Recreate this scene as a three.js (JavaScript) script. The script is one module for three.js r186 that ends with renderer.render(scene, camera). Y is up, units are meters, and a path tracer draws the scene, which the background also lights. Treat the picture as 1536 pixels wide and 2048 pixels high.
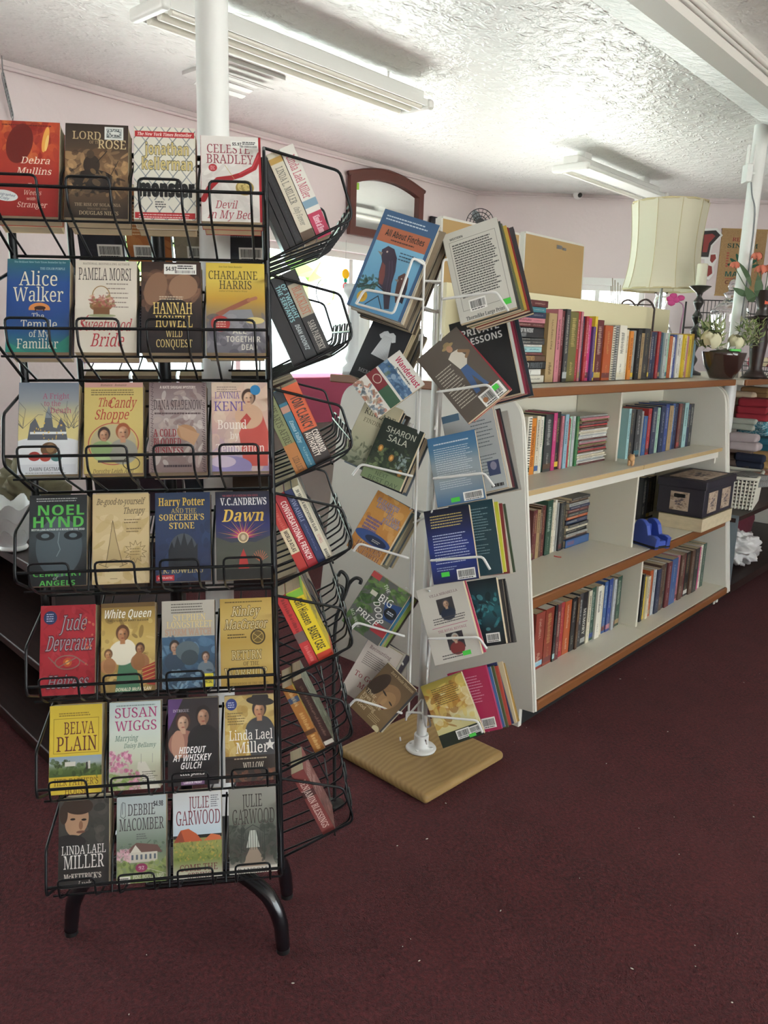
import * as THREE from 'three';
import { mergeGeometries } from 'three/addons/utils/BufferGeometryUtils.js';
import { RoundedBoxGeometry } from 'three/addons/geometries/RoundedBoxGeometry.js';
import { RectAreaLightUniformsLib } from 'three/addons/lights/RectAreaLightUniformsLib.js';
import { ImprovedNoise } from 'three/addons/math/ImprovedNoise.js';

// ---------------------------------------------------------------- camera, sky, light, exposure
RectAreaLightUniformsLib.init();
const scene = new THREE.Scene();
const FPX = 1572, PITCH = 12.3 * Math.PI / 180, ROLL = 1.83 * Math.PI / 180, EYE = 1.45;
const camera = new THREE.PerspectiveCamera(2 * Math.atan(1024 / FPX) * 180 / Math.PI, 1536 / 2048, 0.05, 200);
camera.position.set(0, EYE, 0);
camera.rotation.order = 'YXZ';
camera.rotation.set(-PITCH, 0, ROLL);
scene.add(camera);
scene.background = new THREE.Color(0.86, 0.96, 1.0);
scene.backgroundIntensity = 8;
const sun = new THREE.DirectionalLight(new THREE.Color(1, .96, .9), 55);
sun.position.set(5.5, 19, 7); sun.castShadow = true; sun.shadow.camera.left = sun.shadow.camera.bottom = -14; sun.shadow.camera.right = sun.shadow.camera.top = 14; sun.shadow.camera.far = 60;
scene.add(sun, sun.target);
const renderer = new THREE.WebGLRenderer({ antialias: true });
renderer.toneMapping = THREE.LinearToneMapping;
renderer.toneMappingExposure = 1.18;
renderer.shadowMap.enabled = true;

// ---------------------------------------------------------------- helpers
const V = (x, y, z) => new THREE.Vector3(x, y, z);
const DEG = Math.PI / 180;
let seedState = 12345;
const rnd = () => { seedState = (seedState * 1664525 + 1013904223) >>> 0; return seedState / 4294967296; };
const rr = (a, b) => a + (b - a) * rnd();
const used = {};
function numbered(name) { const n = used[name] = (used[name] ?? -1) + 1; return n ? `${name}_${String(n).padStart(3, '0')}` : name; }
function tag(o, label, category, group, kind) {
  if (label) o.userData.label = label; if (category) o.userData.category = category;
  if (group) o.userData.group = group; if (kind) o.userData.kind = kind; return o;
}
function mesh(name, geo, mat, parent) {
  const m = new THREE.Mesh(Array.isArray(geo) ? merge(geo) : geo, mat);
  m.castShadow = m.receiveShadow = true;
  m.name = parent && parent !== scene ? name : numbered(name);
  (parent || scene).add(m); return m;
}
function merge(list) {
  return mergeGeometries(list.map(g => { const q = g.index ? g.toNonIndexed() : g; for (const k of Object.keys(q.attributes)) if (!['position', 'normal', 'uv'].includes(k)) q.deleteAttribute(k); return q; }));
}
function thing(name, label, category, pos = [0, 0, 0], turn = 0, group) {
  const o = new THREE.Group(); o.name = numbered(name); scene.add(o);
  o.position.set(...pos); o.rotation.y = turn; return tag(o, label, category, group);
}
function struct(name, geo, mat) { const m = mesh(name, geo, mat); m.userData.kind = 'structure'; return m; }
function box(w, h, d, x = 0, y = 0, z = 0) { const g = new THREE.BoxGeometry(w, h, d); g.translate(x, y, z); return g; }
function rbox(w, h, d, r, x = 0, y = 0, z = 0, s = 2) { const g = new RoundedBoxGeometry(w, h, d, s, r); g.translate(x, y, z); return g; }
function cyl(r0, r1, h, x = 0, y = 0, z = 0, n = 20) { const g = new THREE.CylinderGeometry(r1, r0, h, n); g.translate(x, y + h / 2, z); return g; }
function lathe(pts, n = 32) { return new THREE.LatheGeometry(pts.map(p => new THREE.Vector2(p[0], p[1])), n); }
// a wire through points with rounded corners
function wire(pts, r, bend = 0.012, closed = false, sides = 6) {
  const P = pts.map(p => Array.isArray(p) ? V(...p) : p), path = new THREE.CurvePath(), n = P.length;
  const cut = (a, b) => { const d = b.clone().sub(a), l = d.length(); return a.clone().addScaledVector(d, Math.min(bend, l * .45) / l); };
  let prev = closed ? cut(P[0], P[1]) : P[0]; const start = prev;
  for (let i = 1; i < (closed ? n + 1 : n - 1); i++) {
    const c = P[i % n], nx = P[(i + 1) % n], a = cut(c, P[(i - 1 + n) % n]), b = cut(c, nx);
    path.add(new THREE.LineCurve3(prev, a)); path.add(new THREE.QuadraticBezierCurve3(a, c, b)); prev = b;
  }
  if (!closed) path.add(new THREE.LineCurve3(prev, P[n - 1]));
  // sample with few points on straight parts
  const S = [];
  for (const c of path.curves) { const k = c.isLineCurve3 ? 1 : 3; for (let i = 0; i < k; i++) S.push(c.getPoint(i / k)); }
  if (!closed) S.push(P[n - 1].clone());
  return sweep(S, r, sides, closed);
}
function sweep(S, r, sides = 6, closed = false) {
  const pos = [], nor = [], uv = [], idx = [], n = S.length; let up = null;
  for (let i = 0; i < n; i++) {
    const a = S[closed ? (i - 1 + n) % n : Math.max(i - 1, 0)], b = S[closed ? (i + 1) % n : Math.min(i + 1, n - 1)];
    const t = b.clone().sub(a).normalize();
    if (!up) up = Math.abs(t.y) < .9 ? V(0, 1, 0) : V(1, 0, 0);
    const x = new THREE.Vector3().crossVectors(up, t).normalize(), y = new THREE.Vector3().crossVectors(t, x); up = y.clone();
    const rad = typeof r === 'function' ? r(i / (n - 1)) : r;
    for (let k = 0; k <= sides; k++) {
      const an = k / sides * 2 * Math.PI, d = x.clone().multiplyScalar(Math.cos(an)).addScaledVector(y, Math.sin(an));
      pos.push(S[i].x + d.x * rad, S[i].y + d.y * rad, S[i].z + d.z * rad); nor.push(d.x, d.y, d.z); uv.push(i, k / sides);
    }
  }
  const m = sides + 1, last = closed ? n : n - 1;
  for (let i = 0; i < last; i++) for (let k = 0; k < sides; k++) { const a = i * m + k, b = ((i + 1) % n) * m + k; idx.push(a, a + 1, b, b, a + 1, b + 1); }
  if (!closed) for (const e of [0, n - 1]) for (let k = 1; k < sides - 1; k++) { const o = e * m; e ? idx.push(o, o + k, o + k + 1) : idx.push(o, o + k + 1, o + k); }
  const g = new THREE.BufferGeometry();
  g.setAttribute('position', new THREE.Float32BufferAttribute(pos, 3)); g.setAttribute('normal', new THREE.Float32BufferAttribute(nor, 3)); g.setAttribute('uv', new THREE.Float32BufferAttribute(uv, 2));
  g.setIndex(idx); return g;
}
function curveTube(pts, r, n = 24, sides = 8) { const c = new THREE.CatmullRomCurve3(pts.map(p => Array.isArray(p) ? V(...p) : p)); return sweep(c.getPoints(n), r, sides); }
// a pixel of the photograph as a direction
function ray(x, y) {
  const u = (x - 768) / FPX, v = -(y - 1024) / FPX, up = u * Math.sin(ROLL) + v * Math.cos(ROLL), ri = u * Math.cos(ROLL) - v * Math.sin(ROLL);
  return V(ri, up * Math.cos(PITCH) - Math.sin(PITCH), -(Math.cos(PITCH) + up * Math.sin(PITCH)));
}
const atY = (x, y, h) => { const d = ray(x, y); return d.multiplyScalar((h - EYE) / d.y).add(V(0, EYE, 0)); };
const atZ = (x, y, z) => { const d = ray(x, y); return d.multiplyScalar(z / d.z).add(V(0, EYE, 0)); };
const onPlane = (x, y, P, n) => { const d = ray(x, y), o = V(0, EYE, 0), t = P.clone().sub(o).dot(n) / d.dot(n); return d.multiplyScalar(t).add(o); };

// the room's long axis (shop shelving, beam, light fittings, window wall) and the direction that shelving faces
const A = V(.661, 0, -.75).normalize(), N = V(.75, 0, .661).normalize(), UPV = V(0, 1, 0);
const TURN = Math.atan2(-A.z, A.x);                 // rotation.y that turns local +x into A
const CEIL = 2.72, KS = (CEIL - EYE) / 1.05;
const W0 = atY(0, 117, CEIL).setY(0);                // a point of the window wall
const onWall = (x, y, off = 0) => onPlane(x, y, W0.clone().addScaledVector(N, off), N);
const BACKZ = atY(968, 382, CEIL).z;
const CASE0 = V(.606, 0, -2.785);                   // front corner of the bookcase
const cp = (a, y, n) => CASE0.clone().addScaledVector(A, a).addScaledVector(N, n).setY(y);
const caseA = (x, y, n) => onPlane(x, y, CASE0.clone().addScaledVector(N, n), N).sub(CASE0).dot(A);

// ---------------------------------------------------------------- procedural textures
const noise = new ImprovedNoise();
const fbm = (x, y, z, o = 4) => { let s = 0, a = .5, f = 1; for (let i = 0; i < o; i++) { s += a * noise.noise(x * f, y * f, z + i * 7.3); a *= .5; f *= 2; } return s; };
// tiling noise: the lattice of Perlin noise repeats every 256
function dataTex(n, fn, srgb, repeat) {
  const d = new Uint8Array(n * n * 4);
  for (let j = 0; j < n; j++) for (let i = 0; i < n; i++) { const c = fn(i / n, j / n), k = (j * n + i) * 4; for (let q = 0; q < 3; q++) d[k + q] = Math.max(0, Math.min(255, (Array.isArray(c) ? c[q] : c) * 255)); d[k + 3] = 255; }
  const t = new THREE.DataTexture(d, n, n); t.wrapS = t.wrapT = THREE.RepeatWrapping; t.magFilter = THREE.LinearFilter; t.minFilter = THREE.LinearMipmapLinearFilter;
  if (srgb) t.colorSpace = THREE.SRGBColorSpace; if (repeat) t.repeat.set(repeat, repeat); t.needsUpdate = true; return t;
}
const wrapN = (u, v, f, z, o = 4) => { // blends to tile
  const a = fbm(u * f, v * f, z, o), b = fbm((u - 1) * f, v * f, z, o), c = fbm(u * f, (v - 1) * f, z, o), d = fbm((u - 1) * f, (v - 1) * f, z, o);
  return (a * (1 - u) + b * u) * (1 - v) + (c * (1 - u) + d * u) * v;
};
const clamp01 = x => Math.max(0, Math.min(1, x));
const carpetColor = dataTex(512, (u, v) => { const a = wrapN(u, v, 6, 1), b = wrapN(u, v, 90, 5, 2), k = 1 + a * .2 + b * .7; return [.31 * k, .122 * k, .135 * k]; }, true);
const carpetBump = dataTex(512, (u, v) => .5 + wrapN(u, v, 110, 9, 2) * .9, false);
const knock = (u, v) => { const w = wrapN(u, v, 5, 22, 2) * .25, r = 1 - Math.abs(wrapN(u + w * .12, v * .6 + w * .2, 22, 3, 3)) * 5, p = wrapN(u, v, 11, 31, 2); return clamp01(Math.max(0, r) * clamp01(.45 + p * 2.4)); };
const ceilingBump = dataTex(768, (u, v) => knock(u, v) * .75 + .12 + wrapN(u, v, 50, 8, 2) * .25, false);
const wallBump = dataTex(512, (u, v) => .5 + wrapN(u, v, 26, 14, 3) * .7, false);
function woodTex(c0, c1, seedZ, rings = 9, warp = 2.2) {
  return dataTex(512, (u, v) => {
    const w = wrapN(u, v, 3, seedZ, 3), g = wrapN(u, v * 1, 3, seedZ + 3, 2), s = .5 + .5 * Math.sin((v * rings + w * warp + g * warp * .45) * 6.283), f = wrapN(u, v, 4, seedZ, 2) + .5 * wrapN((u * 3) % 1, (v * 1) % 1, 60, seedZ + 9, 1);
    const k = clamp01(s * .55 + .25 + f * .4); return [0, 1, 2].map(q => c0[q] + (c1[q] - c0[q]) * k);
  }, true);
}
const oakTex = woodTex([.40, .23, .11], [.58, .37, .20], 41, 7);
const baseTex = woodTex([.56, .44, .26], [.67, .55, .35], 61, 19, 2.6);
const darkTex = woodTex([.13, .08, .07], [.21, .13, .11], 71, 6);
const pageTex = dataTex(256, (u, v) => { const s = wrapN(u, 0.3, 100, 4, 2), k = 1 + s * .3 + wrapN(u, v, 6, 12, 2) * .10; return [.80 * k, .735 * k, .61 * k]; }, true);
const std = (c, rough = .6, extra = {}) => new THREE.MeshStandardMaterial({ color: c, roughness: rough, ...extra });
const phy = (c, rough, extra) => new THREE.MeshPhysicalMaterial({ color: c, roughness: rough, ...extra });
const rep = (t, x, y) => { const c = t.clone(); c.repeat.set(x, y); c.needsUpdate = true; return c; };
const M = {
  carpet: new THREE.MeshStandardMaterial({ map: rep(carpetColor, 1.1, 1.1), bumpMap: rep(carpetBump, 2.6, 2.6), bumpScale: .006, roughness: 1 }),
  ceiling: new THREE.MeshStandardMaterial({ color: '#e9e9e6', bumpMap: rep(ceilingBump, 1.45, 1.45), bumpScale: .0075, roughness: .34 }),
  wall: new THREE.MeshStandardMaterial({ color: '#ddd0d0', bumpMap: rep(wallBump, 1.2, 1.2), bumpScale: .002, roughness: .75 }),
  whitePaint: std('#d8d4c8', .45), laminate: std('#dcd6c4', .38), cream: std('#dcd3ae', .55), beamPaint: std('#cfcbc4', .55),
  metalWhite: std('#e2e2de', .35), blackWire: std('#15171a', .38, { metalness: .3 }), blackGloss: phy('#0d0e12', .22, { clearcoat: .6, clearcoatRoughness: .15 }),
  whiteWire: std('#dad9d4', .4), oak: std('#ffffff', .5, { map: rep(oakTex, 1, 4) }), board: std('#ffffff', .55, { map: rep(baseTex, 1.6, 2.4) }),
  dark: std('#ffffff', .45, { map: rep(darkTex, 1, 3) }), toe: std('#131313', .8), pages: std('#ffffff', .9, { map: pageTex }), pagesWhite: std('#e4e0d4', .9),
  glass: phy('#ffffff', .02, { transmission: 1, thickness: 0, ior: 1.45 }), crystal: phy('#ffffff', .03, { transmission: 1, thickness: .02, ior: 1.5 }),
  tube: std('#eeeae0', .35), brownBoard: std('#a98a5c', .85), steel: std('#9a9c9c', .3, { metalness: .8 }), black: std('#141414', .5),
};

// ---------------------------------------------------------------- the room
function poly(pts, y) { const s = new THREE.Shape(pts.map(p => new THREE.Vector2(p[0], -p[1]))); return s; }
const corner = W0.clone().addScaledVector(A, (BACKZ - W0.z) / A.z);           // window wall meets back wall
const farLeft = W0.clone().addScaledVector(A, -6.5);
const plan = [[corner.x, BACKZ], [5.4, BACKZ], [5.4, 3.6], [farLeft.x, 3.6], [farLeft.x, farLeft.z]];
function slab(pts, y0, y1) {
  const g = new THREE.ExtrudeGeometry(poly(pts), { depth: y1 - y0, bevelEnabled: false }); g.rotateX(-Math.PI / 2); g.translate(0, y0, 0);
  const p = g.attributes.position, u = g.attributes.uv; for (let i = 0; i < p.count; i++) u.setXY(i, p.getX(i) * .75 + p.getZ(i) * .661, p.getX(i) * .661 - p.getZ(i) * .75); return g;
}
const grow = plan.map(([x, z]) => [x + (x > 2 ? .25 : -.25), z + (z > 0 ? .25 : -.25)]);
struct('floor', slab(grow, -.15, 0), M.carpet);
struct('ceiling', slab(grow, CEIL, CEIL + .2), M.ceiling);
// a wall along x in its own axes, with window openings [x0, x1, y0, y1]
function wallWith(name, len, holes, pos, turn, mat = M.wall) {
  const s = new THREE.Shape([[0, 0], [len, 0], [len, CEIL], [0, CEIL]].map(p => new THREE.Vector2(...p)));
  for (const [a, b, c, d] of holes) s.holes.push(new THREE.Path([[a, c], [a, d], [b, d], [b, c]].map(p => new THREE.Vector2(...p))));
  const g = new THREE.ExtrudeGeometry(s, { depth: .16, bevelEnabled: false }); g.translate(0, 0, -.16);
  const m = struct(name, g, mat); m.position.set(...pos); m.rotation.y = turn; return m;
}
const LW = 6.5, LWlen = LW + corner.clone().sub(W0).dot(A);
const winL = [[LW - 4.2, LW - .9, 1.1, 2.06], [LW + .36, LW + 3.6, 1.12, 2.07]];
wallWith('wall_left', LWlen, winL, [farLeft.x, 0, farLeft.z], TURN);
const winB = [[.35, 1.52, 1.0, 1.98]];
wallWith('wall_back', 5.4 - corner.x, winB, [corner.x, 0, BACKZ], 0);
const winR = [[6.3, 7.6, .3, 2.5], [7.8, 9.1, .3, 2.5], [9.3, 10.6, .3, 2.5]];
wallWith('wall_right', 3.6 - BACKZ, winR, [5.4, 0, 3.6 - (3.6 - BACKZ)], -Math.PI / 2);
const winF = [[.15, 1.75, .3, 2.5], [2.3, 3.3, .06, 2.3]];
wallWith('wall_front', 5.4 - farLeft.x, winF, [5.4, 0, 3.6], Math.PI);
wallWith('wall_side', 3.6 - farLeft.z, [], [farLeft.x, 0, 3.6], Math.PI / 2);
let winNo = 0;
function windowIn(holes, pos, turn, cols) {
  for (const [a, b, c, d] of holes) {
    const w = new THREE.Group(); w.name = 'window_' + (++winNo); w.position.set(...pos); w.rotation.y = turn; scene.add(w); w.userData.kind = 'structure';
    const f = .045; mesh('window_frame', [box(b - a, f, .1, (a + b) / 2, c + f / 2, -.08), box(b - a, f, .1, (a + b) / 2, d - f / 2, -.08), box(f, d - c, .1, a + f / 2, (c + d) / 2, -.08), box(f, d - c, .1, b - f / 2, (c + d) / 2, -.08)], M.metalWhite, w);
    const k = cols || Math.max(1, Math.round((b - a) / .95)), pw = (b - a - 2 * f) / k;
    for (let i = 0; i < k; i++) {
      if (i) mesh('mullion', box(.04, d - c - 2 * f, .06, a + f + i * pw, (c + d) / 2, -.08), M.metalWhite, w);
      const p = new THREE.PlaneGeometry(pw - .04, d - c - 2 * f); p.translate(a + f + (i + .5) * pw, (c + d) / 2, -.08); mesh('pane', p, M.glass, w);
    }
    mesh('window_sill', box(b - a + .08, .03, .1, (a + b) / 2, c - .015, .03), M.metalWhite, w);
    mesh('window_casing', box(b - a + .1, .06, .02, (a + b) / 2, d + .03, .01), M.metalWhite, w);
  }
}
windowIn(winL, [farLeft.x, 0, farLeft.z], TURN);
windowIn(winB, [corner.x, 0, BACKZ], 0, 3);
windowIn(winR, [5.4, 0, BACKZ], -Math.PI / 2);
windowIn(winF, [5.4, 0, 3.6], Math.PI);
// beam with a cover strip and conduit, along A
{
  const L = 9, s0 = atY(1279, 0, CEIL - .1), len = 9, mid = s0.clone().addScaledVector(A, .5);
  const g = new THREE.Group(); g.name = 'beam'; g.userData.kind = 'structure'; scene.add(g); g.position.set(mid.x, 0, mid.z); g.rotation.y = TURN;
  // local z points along N (towards the aisle); textured drop on the shop side, painted steel flange beyond it
  const drop = new THREE.Shape([[-.26, CEIL], [0, CEIL - .095], [0, CEIL + .05], [-.26, CEIL + .05]].map(p => new THREE.Vector2(...p)));
  const eg = new THREE.ExtrudeGeometry(drop, { depth: L, bevelEnabled: false }); eg.rotateY(Math.PI / 2); eg.translate(-4, 0, 0); 
  { const p = eg.attributes.position; for (let i = 0; i < p.count; i++) p.setZ(i, -p.getZ(i)); eg.index ? 0 : 0; const n = p.count, q = p.array; for (let i = 0; i < n; i += 3) for (let k = 0; k < 3; k++) { const t = q[i * 3 + 3 + k]; q[i * 3 + 3 + k] = q[i * 3 + 6 + k]; q[i * 3 + 6 + k] = t; } const u = eg.attributes.uv; for (let i = 0; i < n; i++) u.setXY(i, p.getX(i), p.getZ(i)); eg.computeVertexNormals(); }
  mesh('beam_side', eg, M.ceiling, g);
  mesh('beam_flange', box(L, .035, .10, L / 2 - 4, CEIL - .1125, .05), M.beamPaint, g);
  mesh('beam_web', box(L, .11, .02, L / 2 - 4, CEIL - .05, .06), M.beamPaint, g);
  mesh('conduit', [curveTube([[-4, CEIL - .08, .125], [0, CEIL - .08, .125], [5, CEIL - .08, .125]], .011, 4), ...[-1.5, -.45, .6, 1.6, 2.6].map(x => box(.03, .03, .03, x, CEIL - .08, .12))], M.beamPaint, g);
}
// round steel posts
function post(name, x, z, r, label) { const p = struct(name, cyl(r, r, CEIL, x, 0, z, 28), M.metalWhite); tag(p, label, 'post'); return p; }
const poleL = atZ(427, 300, -2.0); post('support_post', poleL.x, -2.0, .037, 'white steel post behind the black wire book rack');
const poleR = onPlane(1481, 600, CASE0.clone().addScaledVector(N, -.27), N); post('support_post', poleR.x, poleR.z, .04, 'white steel post carrying the ceiling beam at the end of the bookcase');
// outside: paving, board fence and hedge seen through the window wall
{
  struct('ground', box(80, .1, 80, 0, -.3, 0), std('#b9bab6', .9));
  const f = new THREE.Group(); f.name = 'fence'; f.userData.kind = 'structure'; scene.add(f); const p0 = W0.clone().addScaledVector(N, -3.2); f.position.set(p0.x, 0, p0.z); f.rotation.y = TURN;
  const fm = [std('#b7cfd0', .85), std('#aecaca', .85), std('#c2d6d4', .85)], bg = box(.29, 2.1, .03, 0, .8, 0);
  for (let i = 0; i < 30; i++) { const b = mesh('plank', bg, fm[i % 3], f); b.position.x = -3 + i * .3; }
  mesh('rail', [box(9, .08, .04, 1.3, 1.6, -.035), box(9, .08, .04, 1.3, .2, -.035)], fm[0], f);
  const hg = []; for (let i = 0; i < 240; i++) { const q = new THREE.IcosahedronGeometry(rr(.12, .3), 0); q.translate(rr(-3, 6), rr(1.2, 2.5), rr(-.5, .3)); hg.push(q); }
  const h = mesh('hedge', hg, std('#7fa05c', .9)); const hp = W0.clone().addScaledVector(N, -4.2); h.position.set(hp.x, 0, hp.z); h.rotation.y = TURN; tag(h, 'leafy green hedge above the pale fence outside the windows', 'hedge', null, 'stuff');
}

// ---------------------------------------------------------------- printed covers and spines
class Atlas {
  constructor(cw, ch) { this.cw = cw; this.ch = ch; this.cv = document.createElement('canvas'); this.cv.width = this.cv.height = 2048; this.g = this.cv.getContext('2d'); this.n = 0; this.cols = Math.floor(2048 / cw); this.rows = Math.floor(2048 / ch); }
  full() { return this.n >= this.cols * this.rows; }
  cell(fn, W = 100) {
    const x = (this.n % this.cols) * this.cw, y = Math.floor(this.n / this.cols) * this.ch; this.n++;
    const g = this.g; g.save(); g.beginPath(); g.rect(x, y, this.cw, this.ch); g.clip(); g.translate(x, y); const s = this.cw / W; g.scale(s, s); P.g = g; P.H = this.ch / s; P.W = W; fn(P); g.restore();
    const e = .6; return { at: this, u0: (x + e) / 2048, u1: (x + this.cw - e) / 2048, v1: 1 - (y + e) / 2048, v0: 1 - (y + this.ch - e) / 2048 };
  }
  mats() { // made after everything is drawn
    if (this.m) return this.m; const t = new THREE.CanvasTexture(this.cv); t.colorSpace = THREE.SRGBColorSpace; t.anisotropy = 8;
    return this.m = { gloss: new THREE.MeshPhysicalMaterial({ map: t, roughness: .42, clearcoat: .35, clearcoatRoughness: .25 }), matte: new THREE.MeshStandardMaterial({ map: t, roughness: .62 }), foil: new THREE.MeshPhysicalMaterial({ map: t, roughness: .3, metalness: .2, clearcoat: .5 }) };
  }
}
const FONT = { s: 'serif', S: 'bold serif', a: 'sans-serif', A: 'bold sans-serif' };
const P = {   // a small drawing kit: x 0..100, y 0..H
  R(c, x = 0, y = 0, w = this.W, h = this.H) { this.g.fillStyle = c; this.g.fillRect(x, y, w, h); },
  E(c, x, y, rx, ry = rx, rot = 0) { const g = this.g; g.fillStyle = c; g.beginPath(); g.ellipse(x, y, rx, ry, rot, 0, 7); g.fill(); },
  O(c, x, y, rx, ry = rx, lw = 1) { const g = this.g; g.strokeStyle = c; g.lineWidth = lw; g.beginPath(); g.ellipse(x, y, rx, ry, 0, 0, 7); g.stroke(); },
  V(cs, y = 0, h = this.H, x = 0, w = this.W) { const g = this.g, q = g.createLinearGradient(0, y, 0, y + h); cs.forEach((c, i) => q.addColorStop(i / (cs.length - 1), c)); g.fillStyle = q; g.fillRect(x, y, w, h); },
  F(c, ...p) { const g = this.g; g.fillStyle = c; g.beginPath(); for (let i = 0; i < p.length; i += 2) i ? g.lineTo(p[i], p[i + 1]) : g.moveTo(p[i], p[i + 1]); g.closePath(); g.fill(); },
  S(c, lw, ...p) { const g = this.g; g.strokeStyle = c; g.lineWidth = lw; g.lineCap = 'round'; g.lineJoin = 'round'; g.beginPath(); for (let i = 0; i < p.length; i += 2) i ? g.lineTo(p[i], p[i + 1]) : g.moveTo(p[i], p[i + 1]); g.stroke(); },
  // text stretched to a box: centre x, y of the middle, width, cap height
  T(t, x, y, w, h, c = '#fff', f = 's', o = {}) {
    const g = this.g, it = f.length > 1; g.save(); g.translate(x, y); if (o.rot) g.rotate(o.rot); g.font = FONT[f[0]].replace(/(serif|sans-serif)$/, m => '40px ' + m).replace(/^40px bold/, 'bold 40px'); if (f[0] === 'S' || f[0] === 'A') g.font = 'bold 40px ' + (f[0] === 'S' ? 'serif' : 'sans-serif');
    g.textAlign = 'center'; g.textBaseline = 'alphabetic'; const m = g.measureText(t).width || 1; if (it) g.transform(1, 0, -.22, 1, 0, 0); g.scale(w / m, h / 28.6); g.translate(0, 14.3);
    if (o.edge) { g.strokeStyle = o.edge; g.lineWidth = o.ew || 4; g.lineJoin = 'round'; g.strokeText(t, 0, 0); }
    g.fillStyle = c; g.fillText(t, 0, 0); g.restore();
  },
  // lines of print too small to read
  L(c, x, y, w, n, dy = 3, th = 1, ragged = .3) { for (let i = 0; i < n; i++) { let p = x; const e = x + w * (1 - rnd() * ragged); while (p < e) { const q = Math.min(e - p, rr(2, 6)); this.R(c, p, y + i * dy, q * .82, th); p += q; } } },
  // dabs of paint
  D(cs, x, y, w, h, n, s0, s1, rot = 3) { this.g.globalAlpha = .62; for (let i = 0; i < n; i++) this.E(cs[Math.floor(rnd() * cs.length)], x + rnd() * w, y + rnd() * h, rr(s0, s1), rr(s0, s1) * rr(.3, .8), rnd() * rot); this.g.globalAlpha = 1; },
  B(x, y, w, h) { this.R('#f1f0ea', x, y, w, h); let p = x + w * .08; while (p < x + w * .9) { const q = rr(.3, 1.1); this.R('#222', p, y + h * .14, q, h * .62); p += q + rr(.4, 1); } this.L('#333', x + w * .1, y + h * .84, w * .8, 1, 1, h * .08, .1); },
  // head and shoulders
  H1(skin, hair, coat, x, y, s) { this.g.filter = 'blur(1.1px)'; this.E(coat, x, y + s * 2.6, s * 1.9, s * 1.7); this.R(skin, x - s * .35, y + s * .6, s * .7, s * .8); this.E(hair, x, y - s * .15, s * .95, s * 1.12); this.E(skin, x, y + s * .12, s * .7, s * .92); this.E('rgba(30,15,10,.75)', x - s * .27, y, s * .13, s * .07); this.E('rgba(30,15,10,.75)', x + s * .27, y, s * .13, s * .07); this.E('rgba(120,40,35,.7)', x, y + s * .58, s * .22, s * .07); this.E('rgba(0,0,0,.22)', x + s * .42, y + s * .2, s * .24, s * .7); this.E('rgba(255,235,210,.25)', x - s * .25, y - s * .25, s * .3, s * .3); this.g.filter = 'none'; },
};
let coverAtlas = new Atlas(256, 408), spineAtlas = new Atlas(32, 254);
const cover = fn => { if (coverAtlas.full()) coverAtlas = new Atlas(256, 408); return coverAtlas.cell(fn); };
// a spine: base colour, then either words read from top to bottom [text, from, to, colour, font, share of the width, offset] or marks too small to read
const spineOf = (base, items = [], bands = []) => spineAtlas.cell(p => {
  p.R(base); for (const [c, y0, y1] of bands) p.R(c, 0, y0 * p.H, 20, (y1 - y0) * p.H);
  p.R(base, 0, 0, 20, 1.5);
  for (const it of items) {
    if (typeof it[0] === 'string') p.T(it[0], 10 + (it[6] || 0) * 20, (it[1] + it[2]) / 2 * p.H, (it[2] - it[1]) * p.H, (it[5] || .45) * 20, it[3], it[4] || 'S', { rot: Math.PI / 2 });
    else { const [, y0, y1, c, w = .4] = it; let y = y0 * p.H; while (y < y1 * p.H) { const l = rr(1.5, 5); for (let q = 0; q < l; q += .9) p.R(c, 10 - w * 10 + rnd() * 2, y + q, w * 20 - rnd() * 4, .5); y += l + rr(.9, 2); } }
  }
}, 20);
const solid = r => { const u = (r.u0 + r.u1) / 2, v = r.v1 - 1.5 / 2048; return { at: r.at, u0: u, u1: u, v0: v, v1: v }; };
const bookMeshes = [];   // materials are set when the atlases are finished
function faceBox(w, h, d, x, y, z, face, rect, rest) {
  const g = new THREE.BoxGeometry(w, h, d); g.translate(x, y, z); const u = g.attributes.uv;
  for (let i = 0; i < 24; i++) { const q = Math.floor(i / 4) === face ? rect : rest; u.setXY(i, q.u0 + (q.u1 - q.u0) * u.getX(i), q.v0 + (q.v1 - q.v0) * u.getY(i)); } return g;
}
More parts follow.
